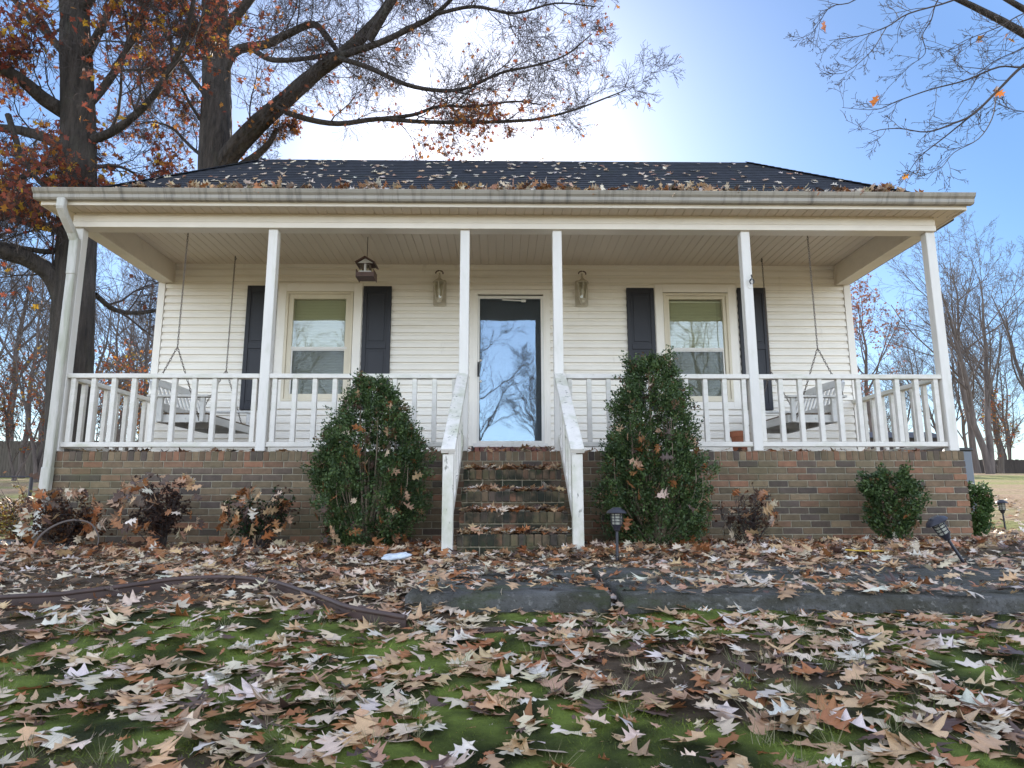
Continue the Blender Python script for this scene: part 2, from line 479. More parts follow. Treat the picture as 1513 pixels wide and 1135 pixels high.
# ================================================================== HOUSE
D = 1.882
ZF = 1.0
house = thing('house', 'cream sided single-storey house with railed full-width front porch on a brick base', 'house')
rb = random.Random(5)
PAL = [(.16, .105, .062), (.18, .122, .072), (.195, .11, .066), (.235, .115, .066), (.115, .082, .06), (.145, .105, .062), (.205, .145, .085), (.095, .07, .055), (.17, .108, .066), (.15, .112, .066)]

def brick_face(mb, u0, u1, z0, z1, put, pal=PAL):
    """running bond between u0..u1; put(u0,u1,z0,z1,col,proud)"""
    h = 0.0677; L = 0.2032; m = 0.010
    k = int(math.floor(z0 / h))
    z = z1 - h
    row = 0
    while z > z0 - h:
        off = (row % 2) * L / 2 + rb.uniform(-.012, .012)
        u = u0 - L + off
        while u < u1:
            a = max(u, u0); b = min(u + L - m, u1)
            if b - a > 0.015:
                c = rb.choice(pal); j = rb.uniform(.8, 1.2)
                put(a, b, z + m / 2, z + h - m / 2, (c[0] * j, c[1] * j, c[2] * j), rb.uniform(-.002, .002))
            u += L
        z -= h; row += 1

def rowlock(mb, u0, u1, z0, z1, put, pal=PAL):
    n = round((u1 - u0) / 0.0655); p = (u1 - u0) / n
    for i in range(n):
        c = rb.choice(pal); j = rb.uniform(.8, 1.15)
        put(u0 + i * p + .004, u0 + (i + 1) * p - .004, z0 + .004, z1 - rb.uniform(0, .004), (c[0] * j, c[1] * j, c[2] * j), rb.uniform(-.003, .003))

XE = 4.74
mb = MB()
front = lambda a, b, z0, z1, c, p: mb.box(a, b, p, 0.10, z0, z1, c)
brick_face(mb, -XE, XE, -0.15, 0.9, front)
rowlock(mb, -XE, XE, 0.9, 1.0, front)
for s in (-1, 1):
    side = lambda a, b, z0, z1, c, p, s=s: mb.box(*sorted((s * (XE + p), s * (XE - .1))), a, b, z0, z1, c)
    brick_face(mb, 0.108, 4.5, -0.15, 0.9, side)
    rowlock(mb, 0.108, D, 0.9, 1.0, side)
fo = mb.build('brick_foundation', m_brick, house, bevel=0.003, colors=True)
mb = MB()
mb.box(-XE + .013, XE - .013, 0.0075, 0.097, -0.4, 0.990)
for s in (-1, 1):
    mb.box(*sorted((s * (XE - .008), s * (XE - .09))), 0.0975, 4.48, -0.4, 0.992)
mb.build('mortar_joints', m_mortar, fo)
MB().box(-XE + .1, XE - .1, 0.101, D + .1, 0.86, 0.985).build('porch_floor', m_floor, house)

# --- siding
def siding(mb, u0, u1, z0, z1, put):
    h = 0.1016
    k = int(math.floor((z0 - ZF) / h))
    while ZF + k * h < z1:
        zb = ZF + k * h
        prof = [(.028, zb), (.026, zb + .55 * h), (.010, zb + .72 * h), (.004, zb + h)]
        pts = []
        for (o1, a), (o2, b) in zip(prof, prof[1:]):
            if b <= z0 or a >= z1: continue
            ca, cb = max(a, z0), min(b, z1)
            f = lambda z: o1 + (o2 - o1) * (z - a) / (b - a)
            mb.quad(put(u0, f(ca), ca), put(u1, f(ca), ca), put(u1, f(cb), cb), put(u0, f(cb), cb))
        if z0 < zb < z1:
            mb.quad(put(u0, .004, zb), put(u1, .004, zb), put(u1, .028, zb), put(u0, .028, zb))
        k += 1
WINL = (-3.10, -1.965, 1.69, 3.41); WINR = (2.013, 3.127, 1.685, 3.41); DOOR = (-0.502, 0.577, 1.0, 3.33)
mb = MB()
fput = lambda u, o, z: (u, D - o, z)
ops = [WINL, DOOR, WINR]
x = -4.62
for o in ops:
    a, b = o[0] + .03, o[1] - .03
    siding(mb, x, a, ZF, 3.70, fput)
    if o[2] > ZF: siding(mb, a, b, ZF, o[2] + .03, fput)
    siding(mb, a, b, o[3] - .03, 3.70, fput)
    x = b
siding(mb, x, 4.62, ZF, 3.70, fput)
YB = 4.5
for s in (-1, 1):
    siding(mb, D, YB, ZF - .02, 3.58, lambda u, o, z, s=s: (s * (4.695 + o), u, z))
siding(mb, -4.69, 4.69, ZF - .02, 3.58, lambda u, o, z: (u, YB + o, z))
mb.build('siding', m_siding, house)
mb = MB()   # wall core behind the siding, open at the windows and door
x = -4.69
for o in ops:
    a, b = o[0] + .06, o[1] - .06
    mb.box(x, a, D + .004, D + .09, ZF - .1, 3.72)
    if o[2] > ZF: mb.box(a, b, D + .004, D + .09, ZF - .1, o[2] + .06)
    mb.box(a, b, D + .004, D + .09, o[3] - .06, 3.72)
    x = b
mb.box(x, 4.69, D + .004, D + .09, ZF - .1, 3.72)
for s in (-1, 1): mb.box(*sorted((s * 4.69, s * 4.6)), D + .091, YB - .004, ZF - .1, 3.6)
mb.box(-4.599, 4.599, YB - .09, YB - .004, ZF - .1, 3.6)
mb.box(-4.599, 4.599, D + .091, YB - .091, ZF - .1, ZF - .02)
mb.box(-4.599, 4.599, D + .091, YB - .091, 3.6, 3.68)
mb.build('wall', m_inner, house)
for s in (-1, 1):
    q = MB()
    q.box(*sorted((s * 4.625, s * 4.715)), D - .034, D - .0005, ZF, 3.41)
    q.box(*sorted((s * 4.7, s * 4.718)), D - .0004, D + .09, ZF, 3.41)
    q.build('corner_trim', m_trim, house)

# --- posts, beam, ceiling, eaves
PX = [-4.65, -2.557, -0.478, 0.527, 2.594, 4.65]
for x in PX:
    MB().box(x - .05, x + .05, 0.003, 0.103, ZF + .001, 3.409).build('porch_post', m_white, house, bevel=0.005)
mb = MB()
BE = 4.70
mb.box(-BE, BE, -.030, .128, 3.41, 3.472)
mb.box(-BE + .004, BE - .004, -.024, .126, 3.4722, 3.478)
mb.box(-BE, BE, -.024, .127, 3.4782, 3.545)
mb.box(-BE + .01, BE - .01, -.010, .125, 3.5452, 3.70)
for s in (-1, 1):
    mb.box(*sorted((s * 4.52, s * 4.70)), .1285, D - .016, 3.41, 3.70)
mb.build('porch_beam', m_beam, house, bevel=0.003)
for x in (-4.625, 4.50): MB().box(x, x + .125, D - .032, D - .0295, 3.41, 3.69).build('beam_end_trim', m_beam, house)

def panels(mb, x0, x1, y0, y1, z):
    p = 0.1016; x = x0
    while x < x1 - .01:
        b = min(x + p, x1)
        for (xa, za), (xb, zb) in zip([(x, z + .007), (x + .006, z), (b - .008, z), (b - .004, z + .007)], [(x + .006, z), (b - .008, z), (b - .004, z + .007), (b, z + .007)]):
            mb.quad((xa, y0, za), (xb, y0, zb), (xb, y1, zb), (xa, y1, za))
        x = b
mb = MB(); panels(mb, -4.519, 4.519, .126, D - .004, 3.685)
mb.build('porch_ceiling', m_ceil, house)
YF = -.217
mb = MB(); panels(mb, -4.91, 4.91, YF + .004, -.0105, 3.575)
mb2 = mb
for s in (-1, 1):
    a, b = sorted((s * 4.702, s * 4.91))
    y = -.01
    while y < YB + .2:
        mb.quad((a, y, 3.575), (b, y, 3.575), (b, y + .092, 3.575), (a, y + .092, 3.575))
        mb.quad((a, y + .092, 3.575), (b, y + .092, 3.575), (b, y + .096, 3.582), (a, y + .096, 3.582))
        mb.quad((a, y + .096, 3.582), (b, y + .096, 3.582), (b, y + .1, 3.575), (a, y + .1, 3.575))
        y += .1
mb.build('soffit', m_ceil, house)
YBK = 2 * 2.3 + .217
mb = MB()
mb.box(-4.915, 4.915, YF - .018, YF + .003, 3.566, 3.645)
for s in (-1, 1): mb.box(*sorted((s * 4.91, s * 4.928)), YF + .0032, YBK, 3.566, 3.645)
mb.box(-4.915, 4.915, YBK + .001, YBK + .02, 3.566, 3.645)
mb.build('fascia', m_beam, house)
# k-style gutter
gy = YF - .019
prof = [(gy, 3.605), (gy - .055, 3.605), (gy - .068, 3.622), (gy - .072, 3.655), (gy - .094, 3.676), (gy - .105, 3.702), (gy - .108, 3.712),
        (gy - .100, 3.712), (gy - .098, 3.704), (gy - .088, 3.678), (gy - .066, 3.657), (gy - .062, 3.624), (gy - .052, 3.611), (gy, 3.611)]
mb = MB().prism(prof, 'x', -4.957, 4.957)
for x in (-4.957, 4.9545): mb.prism(prof[:7] + [(gy, 3.712)], 'x', x, x + .0025)
gut = mb.build('gutter', m_gutter, house)
MB().box(4.932, 5.03, .12, 4.3, 3.60, 3.69).build('side_gutter', m_black, house, bevel=0.01)

# --- roof: hip, laid in shingle courses
YR = 2.3
RR = at(1100, 240.5, YR); RL = at(394, 235, YR)
zr = (RR.z + RL.z) / 2
e0 = [Vector((-4.94, YF - .02, 3.625)), Vector((4.94, YF - .02, 3.625)), Vector((4.94, YBK + .02, 3.625)), Vector((-4.94, YBK + .02, 3.625))]
rl, rr = Vector((RL.x, YR, zr)), Vector((RR.x, YR, zr))
mb = MB()
def slope(a, b, c, d, step=.14):
    """a,b eave; c,d ridge (over b and a)"""
    n = max(2, int((((c + d) - (a + b)) / 2).length / step))
    for i in range(n):
        t0, t1 = i / n, (i + 1) / n
        l0, r0 = a.lerp(d, t0), b.lerp(c, t0)
        l1, r1 = a.lerp(d, t1), b.lerp(c, t1)
        up = Vector((0, 0, .016))
        mb.quad(l0 + up, r0 + up, r1, l1)
        mb.quad(l0, r0, r0 + up, l0 + up)
slope(e0[0], e0[1], rr, rl)
slope(e0[1], e0[2], rr, rr)
slope(e0[2], e0[3], rl, rr)
slope(e0[3], e0[0], rl, rl)
def caps(p, q, n):
    for i in range(n - 1):
        a = p.lerp(q, i / n) + Vector((0, 0, .012)); b = p.lerp(q, (i + 1.25) / n) + Vector((0, 0, .004))
        mb.bar(a, b, .16, .008)
caps(e0[0], rl, 26); caps(e0[1], rr, 26)
roof = mb.build('roof', m_shingle, house)

# --- downspout
mb = MB()
pts = [(-4.665, -.285, 3.604), (-4.665, -.285, 3.52), (-4.662, -.22, 3.44), (-4.655, -.09, 3.32), (-4.642, -.048, 3.24)]
for a, b in zip(pts, pts[1:]):
    a = Vector(a); b = Vector(b); d = (b - a).normalized()
    mb.bar(a - d * .012, b + d * .012, .085, .065, up=(0, 1, .3))
mb.bar((-4.64, -.047, 3.27), (-4.635, -.047, 2.86), .092, .072, up=(0, 1, 0))
mb.bar((-4.635, -.047, 2.87), (-4.645, -.047, .80), .085, .066, up=(0, 1, 0))
mb.bar((-4.645, -.05, .84), (-4.655, -.06, .22), .098, .074, up=(0, 1, 0))
mb.bar((-4.655, -.06, .25), (-4.70, -.16, .15), .098, .074, up=(0, 1, .5))
mb.build('downspout', m_down, house, bevel=0.01)

# --- railings
bal = {}
def baluster(parent, x, y, z0, z1, w=.048):
    key = (round(z1 - z0, 3), w)
    if key not in bal:
        bal[key] = MB().box(-w / 2, w / 2, -w / 2, w / 2, 0, z1 - z0).build('baluster', m_rail, parent, bevel=0.003)
        o = bal[key]
    else:
        o = bal[key].copy(); COL.objects.link(o); o.parent = parent
    o.location = (x, y, z0)
def railing(x0, x1, xs):
    mb = MB()
    mb.box(x0, x1, .008, .098, 1.764, 1.812)
    mb.box(x0, x1, .018, .088, 1.046, 1.096)
    r = mb.build('railing', m_rail, house, bevel=0.004)
    for x in xs: baluster(r, x, .045, 1.0965, 1.7635)
railing(PX[0] + .051, PX[1] - .051, [-4.535 + .2085 * i for i in range(10)])
railing(PX[1] + .051, PX[2] - .051, [-2.45 + .2085 * i for i in range(10)])
railing(PX[3] + .051, PX[4] - .051, [.64 + .205 * i for i in range(10)])
railing(PX[4] + .051, PX[5] - .051, [2.67 + .2075 * i for i in range(10)])
for s in (-1, 1):
    mb = MB()
    mb.box(s * 4.65 - .045, s * 4.65 + .045, .104, D - .024, 1.764, 1.812)
    mb.box(s * 4.65 - .035, s * 4.65 + .035, .104, D - .024, 1.046, 1.096)
    r = mb.build('railing', m_rail, house, bevel=0.004)
    for i in range(8): baluster(r, s * 4.65, .20 + .2085 * i, 1.0965, 1.7635)

# --- steps
steps_tops = [(-1.35, .228), (-1.05, .402), (-.75, .582), (-.45, .792)]
SX0, SX1 = -.445, .497
mb = MB(); mo = MB()
for i, (y, z) in enumerate(steps_tops):
    yb = steps_tops[i + 1][0] if i < 3 else 0.0
    y2 = yb + .06 if i < 3 else -.012
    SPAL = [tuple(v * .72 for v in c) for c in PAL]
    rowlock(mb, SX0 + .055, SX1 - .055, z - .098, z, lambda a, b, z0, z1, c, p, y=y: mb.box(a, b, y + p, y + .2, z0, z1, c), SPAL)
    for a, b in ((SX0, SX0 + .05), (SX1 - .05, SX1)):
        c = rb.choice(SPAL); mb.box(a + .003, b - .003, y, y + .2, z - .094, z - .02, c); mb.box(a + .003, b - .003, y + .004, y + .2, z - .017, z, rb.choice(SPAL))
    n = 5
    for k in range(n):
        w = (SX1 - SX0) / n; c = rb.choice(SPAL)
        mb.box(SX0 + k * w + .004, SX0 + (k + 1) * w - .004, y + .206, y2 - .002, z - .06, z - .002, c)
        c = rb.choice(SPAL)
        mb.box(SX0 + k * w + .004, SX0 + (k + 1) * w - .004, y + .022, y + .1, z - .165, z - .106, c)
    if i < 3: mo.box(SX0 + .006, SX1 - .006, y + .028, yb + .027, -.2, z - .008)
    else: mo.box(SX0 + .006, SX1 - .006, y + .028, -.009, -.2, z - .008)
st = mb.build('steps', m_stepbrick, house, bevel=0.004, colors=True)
mo.build('mortar_joints', m_mortar, st)
for s, xt, xn in ((-1, PX[2] - .005, -.512), (1, PX[3] + .005, .538)):
    mb = MB()
    mb.bar((xt, -.005, 1.80), (xn, -1.47, .893), .115, .042)
    mb.bar((xt, -.006, 1.13), (xn, -1.355, .27), .040, .085)
    sr = mb.build('stair_railing', m_peel, house, bevel=0.004)
    n = MB().box(xn - .044, xn + .044, -1.445, -1.357, -.05, .87).build('newel_post', m_peel, sr, bevel=0.004)
    for k in range(5):
        t = (k + .8) / 5.6
        p = Vector((xt, -.006, 0)).lerp(Vector((xn, -1.355, 0)), t)
        z1 = 1.79 + (.915 - 1.79) * t; z0 = 1.13 + (.27 - 1.13) * t
        MB().box(p.x - .022, p.x + .022, p.y - .022, p.y + .022, z0, z1 - .03).build('baluster', m_peel, sr, bevel=0.003)

# --- windows and shutters
def window(cas, trim, gl, meet):
    x0, x1, z0, z1 = cas
    y = D - .036
    def ring(mb, a, b, w, ya, yb):
        (ax, bx, az, bz) = a
        mb.box(ax, ax + w, ya, yb, az, bz); mb.box(bx - w, bx, ya, yb, az, bz)
        mb.box(ax + w, bx - w, ya, yb, bz - w, bz); mb.box(ax + w, bx - w, ya, yb, az, az + w)
    w = MB(); ring(w, (x0, x1, z0, z1), None, .112, y - .004, D + .02)
    w.box(x0 - .008, x0, y + .004, D + .01, z0 - .008, z1 + .008); w.box(x1, x1 + .008, y + .004, D + .01, z0 - .008, z1 + .008)
    win = w.build('window', m_trim, house, bevel=0.003)
    a, b, c, d = trim
    fr = MB(); ring(fr, trim, None, .035, y - .012, D + .03); ring(fr, (a + .036, b - .036, c + .036, d - .036), None, gl[0] - a - .036, y + .006, D + .04)
    fr.build('frame', m_frame, win, bevel=0.003)
    g0, g1, gz0, gz1 = gl
    sa = MB(); sa.box(g0, g1, y + .004, y + .03, meet - .018, meet + .014)
    ring(sa, (g0, g1, gz0, meet - .019), None, .018, y + .012, y + .03)
    sa.build('sash', m_white, win)
    MB().box(g0, g1, y + .020, y + .023, meet + .014, gz1).build('pane', m_pane, win)
    MB().box(g0 + .018, g1 - .018, y + .0225, y + .0255, gz0 + .018, meet - .037).build('pane', m_pane, win)
    MB().quad((g0 + .018, y + .012, gz0 + .018), (g1 - .018, y + .012, gz0 + .018), (g1 - .018, y + .012, meet - .037), (g0 + .018, y + .012, meet - .037)).build('insect_screen', m_screen, win)
    bl = MB(); z = gz1 - .01
    while z > gz0:
        bl.bar((g0 - .01, D + .045, z), (g1 + .01, D + .045, z), .026, .0015, up=(0, -.55, 1)); z -= .0215
    bl.quad((g0 - .02, D + .062, gz0 - .02), (g1 + .02, D + .062, gz0 - .02), (g1 + .02, D + .062, gz1 + .02), (g0 - .02, D + .062, gz1 + .02))
    bl.build('blind', m_blind, win)
window(WINL, (-2.985, -2.08, 1.79, 3.293), (-2.885, -2.148, 1.83, 3.185), 2.512)
window(WINR, (2.125, 3.018, 1.785, 3.285), (2.205, 2.925, 1.825, 3.182), 2.508)
def shutter(x0, x1, z0, z1):
    y0 = D - .060; m = .055
    mb = MB()
    mb.box(x0, x1, y0 + .012, D - .012, z0, z1)
    mb.box(x0, x0 + m, y0, y0 + .0118, z0, z1); mb.box(x1 - m, x1, y0, y0 + .0118, z0, z1)
    for a, b in ((z0, z0 + .09), (2.495, 2.573), (z1 - .085, z1)): mb.box(x0 + m, x1 - m, y0, y0 + .0118, a, b)
    for a, b in ((z0 + .09, 2.495), (2.573, z1 - .085)):
        mb.box(x0 + m + .03, x1 - m - .03, y0 + .004, y0 + .0117, a + .03, b - .03)
    mb.build('shutter', m_shut, house, bevel=0.003)
shutter(-3.507, -3.12, 1.675, 3.368); shutter(-1.946, -1.567, 1.675, 3.366)
shutter(1.624, 1.997, 1.675, 3.354); shutter(3.146, 3.53, 1.675, 3.36)

# --- door
dr = MB()
y = D - .036
dr.box(-.502, -.40, y, D + .03, 1.2, 3.33); dr.box(.49, .577, y, D + .03, 1.2, 3.33); dr.box(-.40, .49, y, D + .03, 3.262, 3.33)
dr.box(-.47, -.425, y - .008, y - .0002, 1.2, 3.30); dr.box(.515, .552, y - .008, y - .0002, 1.2, 3.30); dr.box(-.425, .515, y - .008, y - .0002, 3.27, 3.30)
door = dr.build('door', m_trim, house, bevel=0.003)
sf = MB()
sf.box(-.399, -.372, y - .004, y + .03, 1.236, 3.24); sf.box(.452, .489, y - .004, y + .03, 1.236, 3.24)
sf.box(-.372, .452, y - .004, y + .03, 3.20, 3.24); sf.box(-.372, .452, y - .004, y + .03, 1.236, 1.268)
sf.build('frame', m_white, door, bevel=0.003)
MB().box(-.372, .452, y + .012, y + .016, 1.268, 3.20).build('pane', m_door_pane, door)
MB().box(-.45, .53, D - .06, D + .03, 1.185, 1.2355).build('sill', m_white, door, bevel=0.004)
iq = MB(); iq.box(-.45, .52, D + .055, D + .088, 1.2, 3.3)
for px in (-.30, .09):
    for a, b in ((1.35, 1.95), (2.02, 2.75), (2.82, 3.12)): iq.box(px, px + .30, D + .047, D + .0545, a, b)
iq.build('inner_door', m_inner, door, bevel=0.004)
hd = MB(); hd.box(-.398, -.374, y - .012, y - .0045, 2.12, 2.32); hd.tube([(-.386, y - .012, 2.30), (-.386, y - .05, 2.29), (-.386, y - .05, 2.16), (-.386, y - .012, 2.15)], .008, 6)
hd.build('handle', m_black, door)
MB().tube([(-.07, y - .01, 3.182), (.20, y - .018, 3.166)], .010, 8).box(.19, .25, y - .03, y - .005, 3.145, 3.18).build('door_closer', m_white, door)
for z in (2.345, 2.06): MB().lathe([(.014, 0), (.016, .004), (.010, .012), (.004, .016)], 10).build('suction_hook', m_white, door)
for o, z in zip([c for c in door.children if c.name.startswith('suction')], (2.345, 2.06)):
    o.rotation_euler = (R(90), 0, 0); o.location = (-.355, y + .011, z)
tb = MB()
rowlock(tb, -.43, .51, 1.0, 1.184, lambda a, b, z0, z1, c, p: tb.box(a, b, D - .10 + p, D - .016, z0, z1, (c[0] * 1.1, c[1] * .6, c[2] * .75)))
tb.build('threshold', m_brick, house, bevel=0.003, colors=True)

# ================================================================== PORCH OBJECTS
def rounded(x0, x1, z0, z1, r, n=5):
    P = []
    for cx, cz, a0 in ((x1 - r, z1 - r, 0), (x0 + r, z1 - r, 90), (x0 + r, z0 + r, 180), (x1 - r, z0 + r, 270)):
        for k in range(n + 1):
            a = R(a0 + 90 * k / n); P.append((cx + r * math.cos(a), cz + r * math.sin(a)))
    return P
def wall_lantern(x, label):
    t = thing('wall_lantern', label, 'wall lamp', (x, D - .026, 3.10), group='porch wall lanterns')
    MB().prism(rounded(-.088, .088, -.012, .36, .03), 'y', -.016, 0).prism(rounded(-.055, .055, .02, .33, .02), 'y', -.026, -.0162).build('backplate', m_sconce, t)
    c = -.125
    m = MB(); m.tube([(0, -.02, .05), (0, -.07, .035), (0, c, .03)], .011, 8)
    m.build('bracket_arm', m_sconce, t); m = MB()
    m.tube([(0, -.02, .40), (0, -.06, .44), (0, c + .02, .425), (0, c, .385)], .008, 6)
    m.build('bracket_arm', m_sconce, t)
    m = MB(); m.tube([(.05 * math.cos(a) , c, .42 + .035 * math.sin(a)) for a in [R(v) for v in range(-20, 210, 23)]], .009, 6)
    m.build('scroll', m_feed, t)
    MB().lathe([(.002, 0), (.030, .006), (.038, .03), (.034, .045), (.048, .055), (.048, .066)], 16, (0, c, -.0)).build('lamp_base', m_sconce, t, smooth=40)
    MB().lathe([(.089, .282), (.086, .292), (.055, .32), (.034, .335), (.02, .352), (.012, .37), (.014, .385), (.002, .40)], 12, (0, c, 0)).build('lamp_cap', m_sconce, t, smooth=30)
    cg = MB()
    for k in range(6):
        a = R(60 * k + 30)
        cg.bar((.045 * math.cos(a), c + .045 * math.sin(a), .065), (.078 * math.cos(a), c + .078 * math.sin(a), .284), .011, .011)
    cg.build('cage', m_sconce, t)
    MB().lathe([(.041, .067), (.072, .282)], 6, (0, c, 0), ph=R(30)).build('glass_panel', m_clear, t)
    MB().lathe([(.012, .066), (.012, .11), (.018, .13), (.022, .165), (.016, .20), (.003, .215)], 12, (0, c, 0)).build('bulb', m_bulb, t, smooth=60)
wall_lantern(-.916, 'cream carriage lantern on the siding between a black shutter and the door')
wall_lantern(1.012, 'cream carriage lantern on the siding right of the storm door, its dark scroll chipped')

t = thing('bird_feeder', 'small brown house-shaped feeder hanging from the porch ceiling', 'bird feeder', (-1.72, .9, 3.155))
MB().box(-.10, .10, -.10, .10, 0, .018).box(-.10, .10, -.103, -.0905, .0182, .052).box(-.10, .10, .0905, .103, .0182, .052).box(-.108, -.1, -.105, .105, -.012, .085).box(.1, .108, -.105, .105, -.012, .085).build('tray', m_feed, t)
q = MB(); q.bar((-.118, 0, .166), (.004, 0, .238), .27, .012, up=(-.5, 0, .85)); q.bar((.118, 0, .166), (-.004, 0, .238), .27, .012, up=(.5, 0, .85))
q.build('roof', m_feed, t)
MB().prism([(-.092, .166), (.092, .166), (0, .222)], 'y', -.098, -.088).prism([(-.092, .166), (.092, .166), (0, .222)], 'y', .088, .098).box(-.075, .075, -.1, .1, .0525, .068).box(-.012, .012, -.095, -.08, .0685, .157).build('end_panel', m_feedlt, t)
MB().box(-.07, .07, -.078, -.075, .07, .16).build('pane', m_clear, t); MB().box(-.07, .07, .075, .078, .07, .16).build('pane', m_clear, t)
MB().box(-.05, -.035, -.04, .04, .07, .16).box(.035, .05, -.04, .04, .07, .16).box(-.085, .085, -.086, .086, .161, .172).build('hopper', m_feed, t)
MB().tube([(0, 0, .235), (0, 0, .532)], .005, 6).build('hanging_cord', m_chain, t)

def chain(t, pts, pitch=.028):
    V = []; P = [Vector(p) for p in pts]
    mb = MB(); n8 = 8
    for a, b in zip(P, P[1:]):
        d = b - a; L = d.length; d.normalize(); n = max(1, int(L / pitch))
        u = d.cross(Vector((0, 1, .2))).normalized(); v = d.cross(u)
        for i in range(n):
            c = a + d * (L * (i + .5) / n); w = u if i % 2 else v
            ring = [c + d * (.019 * math.cos(2 * math.pi * k / n8)) + w * (.0085 * math.sin(2 * math.pi * k / n8)) for k in range(n8)]
            mb.tube(ring + [ring[0]], .0034, 4, cap=False)
    return mb.build('chain', m_chain, t)
def porch_swing(X, s, label):
    t = thing('porch_swing', label, 'porch swing', (X, .9, ZF + .36), group='porch swings')
    fx = lambda a, b: tuple(sorted((s * a, s * b)))
    m = MB(); m.box(*fx(.245, .27), -.62, .62, -.03, .055); m.box(*fx(-.27, -.245), -.62, .62, -.03, .055)
    for y in (-.62, -.01, .595): m.box(*fx(-.2448, .2448), y, y + .025, -.03, .055)
    m.build('seat_frame', m_swing, t, bevel=.003)
    m = MB()
    for k in range(6): m.box(*fx(-.262 + .089 * k, -.262 + .089 * k + .077), -.618, .618, .0552, .073)
    m.build('seat', m_swing_under, t, bevel=.003)
    bx = lambda z: -.235 - .36 * (z - .06)
    m = MB()
    m.bar((s * bx(.14), -.6, .14), (s * bx(.14), .6, .14), .022, .10, up=(-s * .36, 0, 1))
    pr = [(-.62, .415), (-.58, .455), (-.3, .478), (0, .485), (.3, .478), (.58, .455), (.62, .415), (.62, .385), (-.62, .385)]
    for i in range(6):
        (y0, z0), (y1, z1) = pr[i], pr[i + 1]
        lo = .385
        m.quad((s * bx(lo), y0, lo), (s * bx(lo), y1, lo), (s * bx(z1), y1, z1), (s * bx(z0), y0, z0))
        m.quad((s * (bx(lo) - .022), y0, lo), (s * (bx(lo) - .022), y1, lo), (s * (bx(z1) - .022), y1, z1), (s * (bx(z0) - .022), y0, z0))
        m.quad((s * bx(z0), y0, z0), (s * bx(z1), y1, z1), (s * (bx(z1) - .022), y1, z1), (s * (bx(z0) - .022), y0, z0))
        m.quad((s * bx(lo), y0, lo), (s * bx(lo), y1, lo), (s * (bx(lo) - .022), y1, lo), (s * (bx(lo) - .022), y0, lo))
    for k in range(13):
        y = -.56 + 1.12 * k / 12
        m.bar((s * (bx(.15) - .011), y, .15), (s * (bx(.39) - .011), y, .39), .035, .012, up=(1, 0, 0))
    for y in (-.6, .6): m.bar((s * -.235, y, -.02), (s * (bx(.42) - .011), y, .42), .03, .045, up=(1, 0, 0))
    m.build('backrest', m_swing, t, bevel=0)
    for y in (-.655, .655):
        m = MB(); m.box(*fx(-.36, .29), y - .045, y + .045, .235, .26)
        m.box(*fx(.20, .245), y - .02, y + .02, -.03, .2348)
        m.box(*fx(-.255, -.20), y - .02, y + .02, -.03, .2348)
        m.build('arm', m_swing, t, bevel=.004)
        r = (s * -.10, y, .79)
        chain(t, [r, (s * -.09, y, 2.335)])
        chain(t, [r, (s * .19, y + (.03 if y < 0 else -.03), -.02)])
        chain(t, [r, (s * -.36, y + (.03 if y < 0 else -.03), .26)])
        MB().tube([(s * -.09, y, 2.328), (s * -.09, y, 2.30), (s * -.075, y, 2.285), (s * -.09, y, 2.27)], .006, 6).build('ceiling_hook', m_black, t)
porch_swing(-3.50, 1, 'white slatted porch swing hung at the left end of the porch, facing right')
porch_swing(3.31, -1, 'white slatted porch swing hung at the right end of the porch, facing left')

t = thing('flower_pot', 'terracotta pot on the porch floor behind the railing', 'flower pot', (2.525, .36, ZF - .015))
MB().lathe([(.062, 0), (.068, 0), (.088, .19), (.10, .192), (.104, .25), (.095, .252), (.09, .195), (.06, .02)], 24).build('pot', m_terra, t, smooth=40)
t = thing('post_hook', 'small metal bracket with a ring screwed on the porch post beside the right window', 'hook', (2.612, .0025, 2.81))
MB().prism(rounded(-.028, .028, -.055, .055, .02), 'y', -.006, 0).build('plate', m_white, t)
MB().tube([(0, -.006, .03), (.004, -.04, .035), (.006, -.05, .06), (.006, -.035, .085)], .007, 6).tube([(.006 + .022 * math.cos(a), -.04, .01 + .03 * math.sin(a)) for a in [2 * math.pi * k / 12 for k in range(13)]], .006, 6).build('ring', m_black, t)

#=====PART3
# ================================================================== YARD: walk, edging, lamps
def slab(poly, z, th, name):
    mb = MB(); mb.prism(poly, 'z', z - th, z)
    o = mb.build(name, m_concrete, None, bevel=0.018)
    bm = bmesh.new(); bm.from_mesh(o.data)
    bmesh.ops.subdivide_edges(bm, edges=[e for e in bm.edges if e.calc_length() > .5], cuts=30, use_grid_fill=True)
    bmesh.ops.triangulate(bm, faces=[f for f in bm.faces if len(f.verts) > 4])
    for v in bm.verts:
        q = v.co
        a_ = float(vnoise(np.array([q.x * 9 + q.z * 21]), np.array([q.y * 9 + q.z * 13]), 7)[0]) - .5
        b_ = float(vnoise(np.array([q.x * 27]), np.array([q.y * 27 + q.z * 31]), 8)[0]) - .5
        v.co += Vector((0, 1, .35)) * (a_ * .009 + b_ * .008)
    bm.to_mesh(o.data); bm.free(); o.data.shade_smooth(); o.data.set_sharp_from_angle(angle=R(50))
    return tag(o, kind='structure')
SLAB1 = [(-.545, -3.56), (.445, -3.58), (.47, -2.25), (-.56, -2.20)]
SLAB2 = [(.50, -3.64), (2.2, -3.74), (3.6, -3.55), (6.5, -2.9), (9.5, -1.4), (9.0, .6), (5.6, -.15), (3.4, -1.45), (2.2, -2.1), (1.4, -2.38), (.52, -2.28)]
slab(SLAB1, .062, .20, 'front_walk')
slab(SLAB2, .058, .20, 'side_walk')
